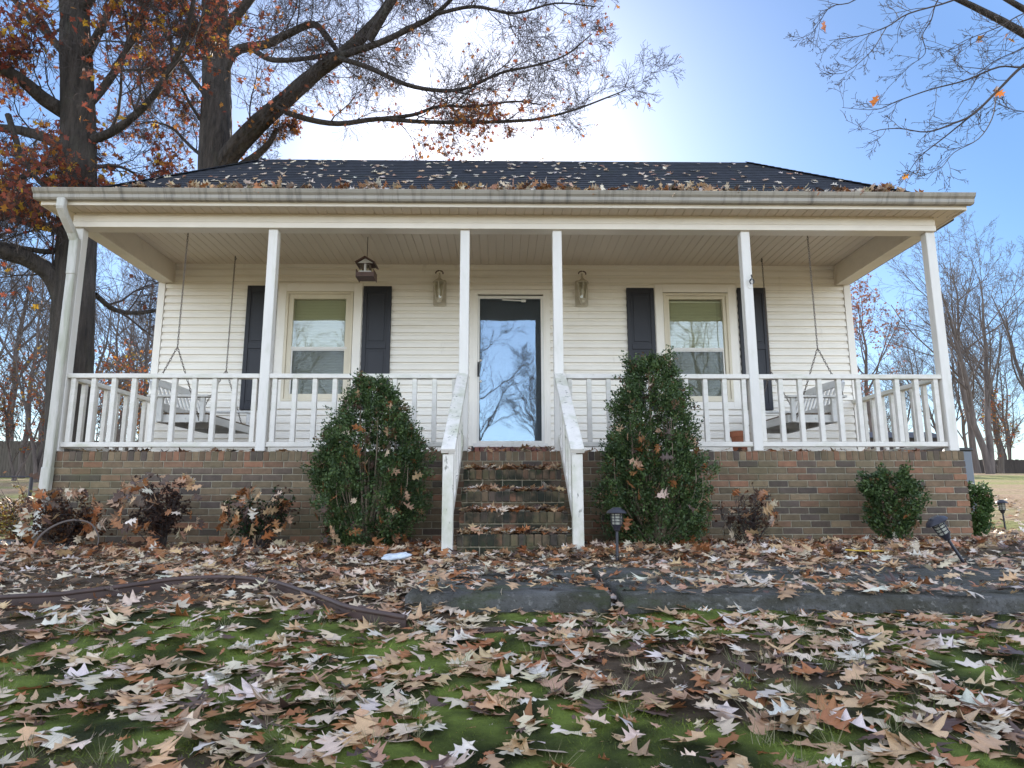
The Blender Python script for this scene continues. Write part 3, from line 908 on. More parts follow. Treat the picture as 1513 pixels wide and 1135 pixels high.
def in_poly(px, py, poly):
    r = np.zeros(px.shape, bool); n = len(poly)
    for i in range(n):
        x1, y1 = poly[i]; x2, y2 = poly[(i + 1) % n]
        r ^= ((y1 > py) != (y2 > py)) & (px < (x2 - x1) * (py - y1) / (y2 - y1 + 1e-12) + x1)
    return r
def curve(pts, n=8):
    P = [Vector(p) for p in pts]; P = [2 * P[0] - P[1]] + P + [2 * P[-1] - P[-2]]; out = []
    for i in range(1, len(P) - 2):
        for k in range(n):
            t = k / n; a, b, c, d = P[i - 1:i + 3]
            out.append(0.5 * ((2 * b) + (c - a) * t + (2 * a - 5 * b + 4 * c - d) * t * t + (3 * b - a - 3 * c + d) * t ** 3))
    return out + [P[-2]]
def ground_tube(name, label, cat, pts, rx, mat, up=.02, group=None, h=None):
    c = curve([(x, y, 0) for x, y in pts])
    c = [Vector((p.x, p.y, float(G(p.x, p.y)) + up)) for p in c]
    mb = MB()
    if h:
        mb.tube([p + Vector((0, 0, h)) for p in c], rx, 8)
        for a, b in zip(c, c[1:]): mb.bar(a + Vector((0, 0, h / 2 - .02)), b + Vector((0, 0, h / 2 - .02)), .006, h + .04)
    else: mb.tube(c, rx, 8)
    return tag(mb.build(name, mat, None, smooth=50), label, cat, group)
ground_tube('lawn_edging', 'long brown plastic edging strip curving along the planting bed left of the walk', 'garden edging',
            [(-5.6, -3.9), (-4.2, -3.7), (-2.6, -3.42), (-2.2, -3.24), (-1.85, -2.86), (-1.4, -2.96), (-1.03, -3.38), (-.80, -3.66), (-.56, -3.80), (-.50, -3.83)], .012, m_edge, 0.0, h=.05)
ground_tube('lawn_edging', 'short piece of dark edging half buried in leaves before the first slab', 'garden edging',
            [(-.36, -3.93), (-.02, -3.88), (.36, -3.94)], .014, m_edge, .015)
ground_tube('lawn_edging', 'dark edging strip in the leaves below the right-hand walk', 'garden edging',
            [(1.55, -4.04), (1.86, -4.0), (2.25, -3.86), (3.2, -3.75)], .015, m_edge, .012)
ground_tube('drain_pipe', 'black corrugated drain pipe lying on the ground left of the downspout', 'pipe',
            [(-4.74, -.22), (-5.2, .15), (-5.9, .9), (-7.4, 2.0)], .055, m_pipe, .06)
ground_tube('yellow_cord', 'short yellow cord in the leaves before the brick base', 'cord', [(2.62, -1.55), (2.75, -1.62), (2.92, -1.60)], .005, m_yellow, .07)
t = MB().tube(curve([(-4.10, -1.0, .0), (-4.03, -.95, .22), (-3.86, -.9, .33), (-3.66, -.9, .31), (-3.56, -.92, .17), (-3.60, -.95, .02)], 6), [.011 - .007 * k / 30 for k in range(31)], 6).build('bent_stick', m_bgbark, None, smooth=50)
tag(t, 'bent grey stick arching over the dead bush beside the downspout', 'stick')
bg_ = bmesh.new(); bmesh.ops.create_uvsphere(bg_, u_segments=24, v_segments=12, radius=1)
rr_ = random.Random(3)
for v in bg_.verts:
    n = float(vnoise(np.array([v.co.x * 3 + 9]), np.array([v.co.y * 3 + v.co.z * 2 + 9]), 4)[0])
    v.co = Vector((v.co.x * .115, v.co.y * .045 * (1 - .3 * v.co.x), v.co.z * .026)) * (.8 + .4 * n)
me = bpy.data.meshes.new('newspaper_bag'); bg_.to_mesh(me); bg_.free(); me.shade_smooth()
o = link('newspaper_bag', me, None, m_bag); o.location = (-.86, -1.80, float(G(-.86, -1.8)) + .055); o.rotation_euler = (R(8), R(-6), R(28))
tag(o, 'white plastic-bagged newspaper lying on leaves left of the steps', 'newspaper')

def solar_light(label, x, y, tilt=(0, 0, 0), sc=1.0, h=.28):
    t = thing('solar_light', label, 'garden light', (x, y, float(G(x, y)) - .02), tilt, group='solar garden lights')
    t.scale = (sc,) * 3
    MB().tube([(0, 0, -.06), (0, 0, h)], .011, 8).build('stake', m_solar, t, smooth=50)
    MB().lathe([(.012, h - .01), (.024, h), (.026, h + .015), (.040, h + .035), (.042, h + .042)], 12).build('socket', m_solar, t, smooth=40)
    MB().lathe([(.034, h + .042), (.040, h + .125)], 14).build('lens', m_lens, t, smooth=40)
    cg = MB()
    for k in range(3):
        z = h + .062 + .022 * k; r = .039 + .002 * k
        cg.tube([(r * math.cos(a), r * math.sin(a), z) for a in [2 * math.pi * q / 16 for q in range(17)]], .003, 4)
    for k in range(6):
        a = R(60 * k); cg.tube([(.040 * math.cos(a), .040 * math.sin(a), h + .04), (.044 * math.cos(a), .044 * math.sin(a), h + .128)], .0035, 4)
    cg.build('cage', m_solar, t)
    MB().lathe([(.074, h + .122), (.078, h + .127), (.066, h + .145), (.036, h + .162), (.034, h + .168), (.004, h + .170)], 16).build('cap', m_solar, t, smooth=35)
solar_light('black solar garden light standing upright in front of the tall right shrub', .79, -1.75, (R(-2), R(1), 0), 1.0, .25)
solar_light('black solar garden light leaning far to the left at the corner of the walk', 3.15, -2.2, (R(-6), R(-27), 0), 1.0, .26)
solar_light('sunlit solar garden light on the side lawn beyond the house corner', 6.53, 1.95, (0, R(-2), 0), 1.0, .24)

# ================================================================== OAK LEAVES
def oak_leaf(rng):
    d = rng.uniform(.105, .165); w = rng.uniform(.85, 1.1)
    half = [(.009, -.20), (.012, -.01), (.12, .05), (.25 * w, .12), (.18, .19), (d, .28), (.24, .37), (.47 * w, .53), (.28, .54), (d, .59), (.22, .68), (.38 * w, .86), (.20, .83), (.10, .87), (.0, 1.06)]
    L = []; Rr = []; Cn = []
    jl = rng.uniform(.75, 1.25); jr = rng.uniform(.75, 1.25)
    bend = rng.uniform(-.45, .45); cup = rng.uniform(-.4, .42); tw = rng.uniform(-.4, .4); curl = rng.uniform(-.2, .35)
    if rng.random() < .35: cup *= 1.5; bend *= 1.8; curl *= 1.4; tw *= 1.6
    side = rng.uniform(-.12, .12)
    def P(x, y):
        z = cup * x * x * 1.2 + bend * (y - .4) ** 2 * .6 + tw * x * (y - .4) + curl * max(0, abs(x) - .18) * 1.2
        return (x + side * y * y, y - .4, z)
    for x, y in half:
        k = rng.uniform(.85, 1.15)
        L.append(P(-x * jl * k, y + rng.uniform(-.01, .01))); Rr.append(P(x * jr * k, y + rng.uniform(-.01, .01))); Cn.append(P(0, y if y < .99 else 1.0))
    n = len(half); V = L + Cn + Rr; F = []
    for i in range(n - 1):
        F.append((i, n + i, n + i + 1, i + 1)); F.append((n + i, 2 * n + i, 2 * n + i + 1, n + i + 1))
    return np.array(V), np.array(F), n
lr = random.Random(77)
LEAF = [oak_leaf(lr) for _ in range(26)]
LN = LEAF[0][2]; LF = LEAF[0][1]
KINDS = [('pale tan', (.60, .475, .345), .33), ('buff', (.53, .345, .19), .22), ('pinkish brown', (.40, .235, .14), .20),
         ('rust brown', (.34, .135, .05), .14), ('silvery grey', (.64, .56, .47), .11), ('dark brown', (.10, .06, .045), .07)]
KP = np.array([k[2] for k in KINDS]); KP = KP / KP.sum()
def leaf_cols(base, rng, n=1):
    """(n, verts, 3): a little lighter along the midrib"""
    c = np.array(base)[None, None, :] * (1 + rng.uniform(-.18, .18, (n, 1, 1)))
    c = c * (1 + rng.uniform(-.06, .06, (n, 1, 3)))
    c = np.repeat(c, 3 * LN, axis=1)
    c[:, LN:2 * LN] *= 1.12
    c[:, :LN] *= 0.94
    return np.clip(c, 0, 1)
def rot_batch(yaw, tx, ty):
    cz, sz = np.cos(yaw), np.sin(yaw); cx, sx = np.cos(tx), np.sin(tx); cy, sy = np.cos(ty), np.sin(ty)
    n = len(yaw); Z = np.zeros(n); O = np.ones(n)
    Rz = np.stack([cz, -sz, Z, sz, cz, Z, Z, Z, O], -1).reshape(n, 3, 3)
    Rx = np.stack([O, Z, Z, Z, cx, -sx, Z, sx, cx], -1).reshape(n, 3, 3)
    Ry = np.stack([cy, Z, sy, Z, O, Z, -sy, Z, cy], -1).reshape(n, 3, 3)
    return Rx @ Ry @ Rz
nr = np.random.default_rng(11)
LV = np.stack([l[0] for l in LEAF])
cand = dict(p=[], yaw=[], tx=[], ty=[], s=[], kind=[])
def scatter(P, tilt, size=(.065, .122), dark=0.0):
    P = np.asarray(P, float).reshape(-1, 3); n = len(P)
    if not n: return
    cand['p'].append(P); cand['yaw'].append(nr.uniform(0, 2 * math.pi, n))
    cand['tx'].append(nr.normal(0, tilt, n)); cand['ty'].append(nr.normal(0, tilt, n))
    cand['s'].append(nr.uniform(*size, n))
    p = KP.copy()
    if dark < 0: p = p * np.array([1.8, 1, .7, .5, 2, .3]); p /= p.sum()
    elif dark: p = p * np.array([1 - dark, 1 - .5 * dark, 1, 1 + 2 * dark, 1 - dark, 1 + 3 * dark]); p /= p.sum()
    cand['kind'].append(nr.choice(len(KINDS), n, p=p))
def blocked(x, y):
    b = (y > -.04) & (np.abs(x) < 4.82) & (y < 4.7)
    return b | ((x > -.48) & (x < .53) & (y > -1.37) & (y < 0))
def lay(x0, x1, y0, y1, dens, keep=None, tilt=.22, zr=(.010, .04), dark=0, size=(.065, .122)):
    n = int((x1 - x0) * (y1 - y0) * dens)
    x = nr.uniform(x0, x1, n); y = nr.uniform(y0, y1, n)
    k = ~blocked(x, y)
    s = in_poly(x, y, SLAB1) | in_poly(x, y, SLAB2)
    k &= ~(s & (nr.random(n) < .30 + .4 * (vnoise(x * 2.2, y * 2.2, 88) > .55)))
    k &= np.hypot(x - CAM.x, y - CAM.y) > 1.25
    if keep is not None: k &= nr.random(n) < keep(x, y)
    x, y, s = x[k], y[k], s[k]
    z = np.maximum(G(x, y), np.where(s, .062, -9)) + nr.uniform(*zr, len(x))
    scatter(np.stack([x, y, z], -1), tilt, size, dark)
clump = lambda x, y: np.clip(.30 + 1.3 * sstep(.34, .58, fbm(x * 1.6 + 7, y * 2.2 + 3, 51, 3)) * (1 - .72 * sstep(.42, .56, fbm(x * 1.1 + 4.3, y * 1.5 + 1.7, 21, 4))), 0, 1)
lay(-3.8, 3.8, -5.6, -3.55, 370, clump, .17, (.010, .034), 0, (.062, .126))
lay(-6.5, -3.8, -6, -3.55, 120, clump); lay(3.8, 6.5, -6, -3.55, 120, clump)
lay(-3.8, 3.8, -6.6, -5.6, 60, clump)
lay(-6.5, 6.5, -3.6, -1.6, 210, lambda x, y: .35 + .65 * sstep(.35, .55, fbm(x * 1.8, y * 1.8, 61, 3)), .18, (.004, .045))
lay(-6.5, 6.5, -1.7, -.05, 260, None, .34, (.004, .075), .45)
lay(-4.2, 4.2, -5.6, -.1, 260, None, .5, (.002, .02), .3, (.018, .05))
lay(-12, -4.8, -1.2, 9, 26, None, .25); lay(4.8, 12, -1.2, 9, 20, None, .25)
# on the steps, the porch edge, in the gutter and on the roof
for y, z in steps_tops:
    n = 120; scatter(np.stack([nr.uniform(SX0 + .03, SX1 - .03, n), nr.uniform(y + .02, y + .26, n), z + nr.uniform(.006, .04, n)], -1), .3, (.07, .12), .3)
def porch_x(n):
    return nr.uniform(-4.5, 4.5, n)
n = 190; scatter(np.stack([porch_x(n), nr.uniform(.04, .45, n), 1.0 + nr.uniform(.002, .022, n)], -1), .22, (.09, .14), .6)
n = 120; scatter(np.stack([porch_x(n), nr.uniform(.4, 1.75, n), .99 + nr.uniform(.002, .02, n)], -1), .15, (.09, .14), .4)
n = 14; scatter(np.stack([nr.uniform(-.4, .45, n), nr.uniform(.0, .06, n), 1.0 + nr.uniform(.012, .04, n)], -1), .5, (.09, .13), .3)
def roof_pt(x, t):
    a = Vector((0, YF - .02, 3.64)); b = Vector((0, YR, zr + .015))
    return np.stack([x, a.y + (b.y - a.y) * t, a.z + (b.z - a.z) * t], -1)
n = 720
t_ = nr.random(n) ** 1.5; x_ = nr.uniform(-4.85, 4.7, n)
lim = 4.85 - 1.35 * t_
k = (np.abs(x_) < lim) & (nr.random(n) < np.where(x_ > 2.6, .55, 1.0))
ang = math.atan2(zr - 3.625, YR - YF)
P = roof_pt(x_[k], t_[k]); P[:, 2] += nr.uniform(.006, .02, len(P))
scatter(P, .10, (.06, .10), -.2); cand['tx'][-1] += ang
n = 1500; x_ = nr.uniform(-4.0, 4.2, n); k = nr.random(n) < .35 + .65 * vnoise(x_ * 1.7, x_ * 0, 5)
x_ = x_[k]; scatter(np.stack([x_, YF - .05 + nr.uniform(-.05, .26, len(x_)), 3.70 + nr.uniform(-.02, .07, len(x_)) + .05 * vnoise(x_ * 3, x_ * 0, 9)], -1), .7, (.085, .13), .15)
n = 26; scatter(np.stack([nr.uniform(3.2, 4.6, n), np.full(n, YF - .05), 3.705 + nr.uniform(-.01, .03, n)], -1), .5, (.07, .12))

SHRUBS = []     # filled below: (centre, radius function, height, leaves)
def shrub_leaves():
    for (cx, cy, zb, rf, H, n) in SHRUBS:
        h = nr.random(n); a = nr.uniform(-math.pi, 0, n)
        r = np.array([rf(v) for v in h]) * nr.uniform(.98, 1.14, n)
        y = np.minimum(cy + r * np.sin(a), -.03) if cy < 0 else cy + r * np.sin(a)
        scatter(np.stack([cx + r * np.cos(a), y, zb + h * H], -1), 1.2, (.08, .13), .8)

# ================================================================== SHRUBS
def lathe_lerp(pts):
    hs, rs = zip(*pts)
    return lambda h: float(np.interp(h, hs, rs))
def evergreen(name, label, cx, cy, zb, H, prof, n, leaf=.024, cols=((.018, .042, .015), (.10, .155, .042)), seed=1, gaps=.30, group=None, stems=26, cat='shrub', bare=0.0):
    t = thing(name, label, cat, (cx, cy, zb), group=group)
    g = np.random.default_rng(seed); rf = lathe_lerp(prof)
    # sprays of small leaves
    nc = n // 14
    h = g.random(nc * 2) ** .85
    R_ = np.interp(h, *zip(*prof))
    keep = g.random(nc * 2) < (R_ / R_.max()) ** .8
    h = h[keep]; R_ = R_[keep]; a = g.uniform(0, 2 * math.pi, len(h))
    lump = fbm(a * 2.6 + 10, h * H * 4.5, seed + 5, 3)
    r = R_ * (.60 + .46 * g.random(len(h)) ** .6 + .24 * g.random(len(h)) * (g.random(len(h)) > .86)) * (.42 + 1.14 * lump)
    ok = (fbm(a * 4.0 + 3, h * H * 9 + 2, seed + 9, 3) > gaps) | (g.random(len(h)) < .12)
    h, a, r = h[ok], a[ok], r[ok]
    C = np.stack([r * np.cos(a), r * np.sin(a), h * H], -1)
    # stray shoots standing out of the outline
    ns = int(34 * H); hs = g.uniform(.35, 1.0, ns); as_ = g.uniform(0, 2 * math.pi, ns); rs = np.interp(hs, *zip(*prof)) * .9
    up = g.uniform(.5, 1.6, ns)
    tl = np.linspace(.0, 1, 5)[None, :] * g.uniform(.05, .15, (ns, 1))
    nrm = 1 / np.sqrt(1 + up ** 2)
    S = np.stack([(rs[:, None] + tl * nrm[:, None]) * np.cos(as_)[:, None], (rs[:, None] + tl * nrm[:, None]) * np.sin(as_)[:, None], hs[:, None] * H + tl * (up * nrm)[:, None]], -1).reshape(-1, 3)
    C = np.concatenate([C, S]); a = np.concatenate([a, np.repeat(as_, 5)])
    if cy < 0: C[:, 1] = np.minimum(C[:, 1], -cy - .03)
    m = 14
    dirs = np.stack([np.cos(a), np.sin(a), g.uniform(.2, 1.1, len(a))], -1)
    dirs /= np.linalg.norm(dirs, axis=1, keepdims=True)
    tt = g.uniform(-.03, .055, (len(C), m, 1))
    P = (C[:, None] + dirs[:, None] * tt + g.normal(0, .016, (len(C), m, 3))).reshape(-1, 3)
    N = len(P)
    d = np.repeat(dirs, m, 0) + g.normal(0, .6, (N, 3)); d /= np.linalg.norm(d, axis=1, keepdims=True)
    s = np.cross(d, g.normal(0, 1, (N, 3))); s /= np.linalg.norm(s, axis=1, keepdims=True) + 1e-9
    L = leaf * g.uniform(.7, 1.3, (N, 1))
    V = np.stack([P - d * L * .5, P + s * L * .3, P + d * L * .6, P - s * L * .3], 1).reshape(-1, 3)
    F = np.arange(N * 4).reshape(N, 4)
    c0, c1 = np.array(cols[0]), np.array(cols[1])
    kk = np.repeat(g.random(len(C)) ** 1.4, m)[:, None] * .8 + g.random((N, 1)) * .3
    col = c0 + (c1 - c0) * kk
    dead = np.repeat(g.random(len(C)) < .06, m)
    col[dead] = np.array([.14, .08, .035]) * g.uniform(.7, 1.3, (int(dead.sum()), 1))
    col = np.repeat(col, 4, 0)
    link('foliage', np_mesh('foliage', V, F, col), t, m_green)
    sr = random.Random(seed); polys = []
    for i in range(stems):
        a = sr.uniform(0, 2 * math.pi); hh = sr.uniform(.35, .97); rr = rf(hh) * sr.uniform(.5, 1.12)
        p0 = Vector((sr.uniform(-.05, .05), sr.uniform(-.05, .05), -.03)); p3 = Vector((rr * math.cos(a), rr * math.sin(a), hh * H))
        if cy < 0: p3.y = min(p3.y, -cy - .04)
        p1 = Vector((p3.x * .55, p3.y * .55, H * hh * .3)); p2 = Vector((p3.x * .95, p3.y * .95, H * hh * .68))
        pts = curve([p0, p1, p2, p3], 4)
        polys.append((pts, [.010 * (1 - .75 * k / len(pts)) for k in range(len(pts))]))
    link('stems', tubes_mesh('stems', polys), t, m_stem)
    return rf
g0 = lambda x, y: float(G(x, y))
PL = [(0, .22), (.08, .34), (.25, .455), (.42, .46), (.6, .41), (.78, .31), (.9, .20), (.97, .13), (1.02, .05)]
rf = evergreen('cone_shrub', 'broad dark green cone shrub left of the steps with oak leaves caught in it', -1.315, -.55, g0(-1.3, -.5), 1.60, PL, 42000, seed=3, gaps=.39, stems=40, group='cone shrubs beside the steps')
SHRUBS.append((-1.315, -.55, .03, rf, 1.58, 75))
PR = [(0, .26), (.08, .38), (.25, .47), (.42, .45), (.6, .36), (.78, .275), (.88, .20), (.96, .17), (1.01, .09)]
rf = evergreen('cone_shrub', 'taller narrow-topped green cone shrub right of the steps behind a solar light', 1.365, -.55, g0(1.3, -.5), 1.80, PR, 44000, seed=8, gaps=.37, stems=40, group='cone shrubs beside the steps')
SHRUBS.append((1.365, -.55, .03, rf, 1.75, 65))
rf = evergreen('small_shrub', 'small dark green conifer bush against the right part of the brick base', 3.68, -.42, g0(3.7, -.4), .70, [(0, .06), (.15, .11), (.5, .20), (.75, .22), (.92, .13), (1, .04)], 7000, .03, seed=12, gaps=.44, stems=16)
SHRUBS.append((3.68, -.42, .05, rf, .68, 10))
evergreen('small_shrub', 'bright green sunlit bush beyond the right corner of the porch', 5.22, .75, g0(5.3, .7), .58, [(0, .10), (.2, .15), (.5, .19), (.8, .17), (.94, .10), (1, .04)], 7000, .032, cols=((.03, .07, .02), (.10, .17, .04)), seed=15, gaps=.42, stems=14)

def deadbush(label, cx, cy, w, H, seed, cols, n=900, green=0.0, nleaf=20):
    zb = g0(cx, cy)
    t = thing('dead_bush', label, 'bush', (cx, cy, zb))
    sr = random.Random(seed); polys = []; tips = []
    for i in range(26):
        a = sr.uniform(0, 2 * math.pi); rr = w / 2 * sr.uniform(.3, 1.0); hh = H * sr.uniform(.5, 1.0) * (1 - .3 * (rr / (w / 2)) ** 2)
        p0 = Vector((sr.uniform(-.06, .06), sr.uniform(-.05, .05), -.02)); p2 = Vector((rr * math.cos(a), rr * math.sin(a) * .7, hh))
        p2.y = min(p2.y, -cy - .05); p1 = Vector((p2.x * .5 + sr.uniform(-.05, .05), p2.y * .5, hh * .5))
        pts = curve([p0, p1, p2], 4); polys.append((pts, [.007 * (1 - .8 * k / len(pts)) for k in range(len(pts))]))
        for q in range(7):
            b = pts[sr.randrange(3, len(pts))]; d = Vector((sr.uniform(-1, 1), sr.uniform(-1, .6), sr.uniform(-.1, 1))).normalized() * sr.uniform(.05, .16)
            e = b + d; e.y = min(e.y, -cy - .04); polys.append(([b, b + d * .5 + Vector((0, 0, .008)), e], [.0035, .0028, .0015])); tips.append(e); tips.append(b + d * .6)
    link('stems', tubes_mesh('stems', polys), t, m_twig)
    g = np.random.default_rng(seed); T = np.array([tuple(p) for p in tips])
    P = T[g.integers(0, len(T), n)] + g.normal(0, .018, (n, 3)); P[:, 1] = np.minimum(P[:, 1], -cy - .03)
    d = g.normal(0, 1, (n, 3)); d /= np.linalg.norm(d, axis=1, keepdims=True); s = np.cross(d, g.normal(0, 1, (n, 3))); s /= np.linalg.norm(s, axis=1, keepdims=True)
    L = .035 * g.uniform(.6, 1.3, (n, 1))
    V = np.stack([P - d * L * .5, P + s * L * .3, P + d * L * .6, P - s * L * .3], 1).reshape(-1, 3)
    c = np.array(cols)[g.integers(0, len(cols), n)] * g.uniform(.7, 1.3, (n, 1))
    link('foliage', np_mesh('foliage', V, np.arange(n * 4).reshape(n, 4), np.repeat(c, 4, 0)), t, m_treeleaf)
    rf = lathe_lerp([(0, w * .25), (.4, w * .45), (.8, w * .42), (1, w * .15)])
    SHRUBS.append((cx, cy, zb, rf, H, nleaf))
BR = [(.10, .045, .025), (.06, .03, .02), (.15, .07, .03), (.045, .03, .025)]
deadbush('low russet dead bush at the far left beside the downspout', -4.12, -.5, .72, .58, 21, BR, 1900, nleaf=85)
deadbush('taller dark twiggy dead bush against the left brick base', -3.24, -.5, .78, .74, 22, [(.05, .03, .028), (.07, .04, .03), (.10, .05, .03)], 2000, nleaf=75)
deadbush('small half-green bush full of brown leaves left of the big cone shrub', -2.36, -.5, .62, .58, 23, [(.03, .06, .02), (.10, .05, .03), (.03, .05, .02)], 1500, nleaf=70)
deadbush('sparse dead bush with a few rust leaves right of the cone shrub', 2.27, -.45, .50, .54, 24, [(.14, .055, .03), (.09, .05, .03)], 330, nleaf=30)
deadbush('thin weedy bush at the left edge of the lawn by the downspout', -5.05, .5, .7, .75, 25, [(.22, .12, .03), (.20, .17, .04), (.12, .06, .03)], 500, nleaf=20)
shrub_leaves()

# ---------------- leaves: the 300 that show largest are objects, the rest one mesh
P = np.concatenate(cand['p']); yaw = np.concatenate(cand['yaw']); tx = np.concatenate(cand['tx']); ty = np.concatenate(cand['ty'])
sz = np.concatenate(cand['s']); kd = np.concatenate(cand['kind'])
N = len(P); pid = nr.integers(0, len(LEAF), N)
u, v, zc = project(P)
vis = (u > -15) & (u < 1528) & (v > 0) & (v < 1140) & (zc > .5)
score = np.where(vis, sz / zc, 0)
order = np.argsort(-score); top = order[:300]; rest = order[300:]
RM = rot_batch(yaw, tx, ty)
cache = {}
for i in top:
    key = (int(pid[i]), int(kd[i]), int(nr.integers(0, 3)))
    if key not in cache:
        me = np_mesh('fallen_leaf', LV[key[0]], LF, leaf_cols(KINDS[key[1]][1], nr)[0], True)
        me.materials.append(m_leaf); cache[key] = me
    o = link('fallen_leaf', cache[key])
    o.matrix_world = Matrix.Translation(P[i]) @ Matrix(RM[i].tolist()).to_4x4() @ Matrix.Scale(float(sz[i]), 4)
    tag(o, KINDS[kd[i]][0] + ' fallen oak leaf on the mossy foreground lawn', 'leaf', KINDS[kd[i]][0] + ' oak leaves on the foreground lawn')
V = np.einsum('nij,nkj->nki', RM[rest], LV[pid[rest]]) * sz[rest][:, None, None] + P[rest][:, None]
nv = 3 * LN
F = (LF[None] + (np.arange(len(rest)) * nv)[:, None, None]).reshape(-1, 4)
C = np.empty((len(rest), nv, 3))
for k, kk in enumerate(KINDS):
    m_ = kd[rest] == k; C[m_] = leaf_cols(kk[1], nr, int(m_.sum()))
o = link('fallen_leaves', np_mesh('fallen_leaves', V.reshape(-1, 3), F, C.reshape(-1, 3), True), None, m_leaf)
tag(o, 'oak leaves littering the lawn, bed, walk, steps, gutter and roof', 'leaves', kind='stuff')

# ---------------- moss and grass blades
g = np.random.default_rng(31)
n = 190000
y = -3.6 - 1.9 * g.random(n); x = g.uniform(-1, 1, n) * ((y - CAM.y) * .80 + .25)
k = (g.random(n) < moss_mask(x, y) * 1.0) & (np.hypot(x - CAM.x, y - CAM.y) > 1.1)
x, y = x[k], y[k]; n = len(x)
z = G(x, y) + .012 * sstep(.25, .75, fbm(x * 6, y * 6, 5))
hgt = g.uniform(.005, .013, n) * np.where(g.random(n) < .02, 2.2, 1); w = g.uniform(.0012, .0028, n); a = g.uniform(0, 2 * math.pi, n)
lx, ly = g.normal(0, .010, n), g.normal(0, .010, n)
V = np.stack([np.stack([x - w * np.cos(a), y - w * np.sin(a), z], -1), np.stack([x + w * np.cos(a), y + w * np.sin(a), z], -1), np.stack([x + lx, y + ly, z + hgt], -1)], 1)
col = np.array([.115, .155, .022]) * (.3 + 1.4 * sstep(.3, .7, fbm(x * 7, y * 7, 41)))[:, None] * g.uniform(.6, 1.4, (n, 1)) + np.array([.03, .01, 0]) * g.random((n, 1))
# thin dry grass tufts
tn = 190; tx_ = g.uniform(-3.3, 3.3, tn); ty_ = g.uniform(-5.6, -3.8, tn); q = 16
bx = np.repeat(tx_, q) + g.normal(0, .012, tn * q); by = np.repeat(ty_, q) + g.normal(0, .012, tn * q); bz = G(bx, by)
hh = g.uniform(.03, .09, tn * q); ex, ey = g.normal(0, .04, tn * q), g.normal(0, .04, tn * q); w = .0012
V2 = np.stack([np.stack([bx - w, by, bz], -1), np.stack([bx + w, by, bz], -1), np.stack([bx + ex, by + ey, bz + hh], -1)], 1)
c2 = np.where(g.random((tn * q, 1)) < .6, np.array([[.30, .27, .15]]), np.array([[.12, .16, .04]])) * g.uniform(.7, 1.2, (tn * q, 1))
V = np.concatenate([V, V2]); col = np.concatenate([col, c2])
o = link('lawn_grass', np_mesh('lawn_grass', V.reshape(-1, 3), np.arange(len(V) * 3).reshape(-1, 3), np.repeat(col, 3, 0)), None, m_moss)
tag(o, 'green moss and thin grass between the fallen leaves', 'moss', kind='stuff')

#=====PART4
# ================================================================== TREES
def rand_perp(rng, d):
    while True:
        v = Vector((rng.uniform(-1, 1), rng.uniform(-1, 1), rng.uniform(-1, 1)))
        p = v - d * v.dot(d)
        if p.length > .2: return p.normalized()
def grow(rng, out, tips, p, d, L, r, lvl, cfg):
    r = max(min(r, L * cfg.get('slim', .013)), cfg['rmin'])
    n = cfg['seg'][lvl]; pts = [p.copy()]; rad = [r]
    d = d.normalized(); rend = max(r * .3, cfg['rmin'])
    for i in range(n):
        d = (d + rand_perp(rng, d) * cfg['wob'] * rng.uniform(.3, 1) + Vector((0, 0, cfg['trop'][lvl]))).normalized()
        pts.append(pts[-1] + d * (L / n)); rad.append(r + (rend - r) * (i + 1) / n)
    out.append((pts, rad))
    if lvl + 1 < len(cfg['kids']) + 1 and lvl < len(cfg['kids']):
        sprout(rng, out, tips, pts, rad, L, lvl, cfg)
    if lvl >= cfg['leaf_lvl']: tips.extend(pts[1:])
def sprout(rng, out, tips, pts, rad, L, lvl, cfg, t0=.2, n=None):
    n = n or cfg['kids'][lvl]
    for k in range(n):
        t = t0 + (1 - t0) * (k + rng.random()) / n
        f = t * (len(pts) - 1); i = min(int(f), len(pts) - 2); b = pts[i].lerp(pts[i + 1], f - i)
        dd = (pts[i + 1] - pts[i]).normalized(); rr = rad[i] + (rad[i + 1] - rad[i]) * (f - i)
        ang = R(rng.uniform(*cfg['ang']))
        nd = dd * math.cos(ang) + rand_perp(rng, dd) * math.sin(ang)
        grow(rng, out, tips, b, nd, L * rng.uniform(*cfg['len']) * (1.15 - .5 * t), max(rr * rng.uniform(.4, .65), cfg['rmin']), lvl + 1, cfg)
def foliage_mesh(name, P, size, cols, seed):
    g = np.random.default_rng(seed); n = len(P)
    shp = np.array([(0, -.5), (.16, -.2), (.42, -.02), (.14, .08), (.30, .34), (.08, .30), (0, .52), (-.08, .30), (-.30, .34), (-.14, .08), (-.42, -.02), (-.16, -.2)])
    RMm = rot_batch(g.uniform(0, 6.28, n), g.normal(0, 1.1, n), g.normal(0, 1.1, n))
    L = np.concatenate([shp, np.zeros((len(shp), 1))], 1); L[:, 2] = .35 * L[:, 0] ** 2 - .2 * L[:, 1] ** 2
    V = np.einsum('nij,kj->nki', RMm, L) * (size * g.uniform(.6, 1.25, n))[:, None, None] + P[:, None]
    k = len(shp)
    F = np.array([(0, 1, 11), (1, 2, 3), (1, 3, 9), (1, 9, 11), (9, 10, 11), (3, 4, 5), (3, 5, 7), (3, 7, 9), (7, 8, 9), (5, 6, 7)])
    F = (F[None] + (np.arange(n) * k)[:, None, None]).reshape(-1, 3)
    c = np.array(cols)[g.integers(0, len(cols), n)] * g.uniform(.75, 1.25, (n, 1))
    return np_mesh(name, V.reshape(-1, 3), F, np.repeat(c, k, 0))
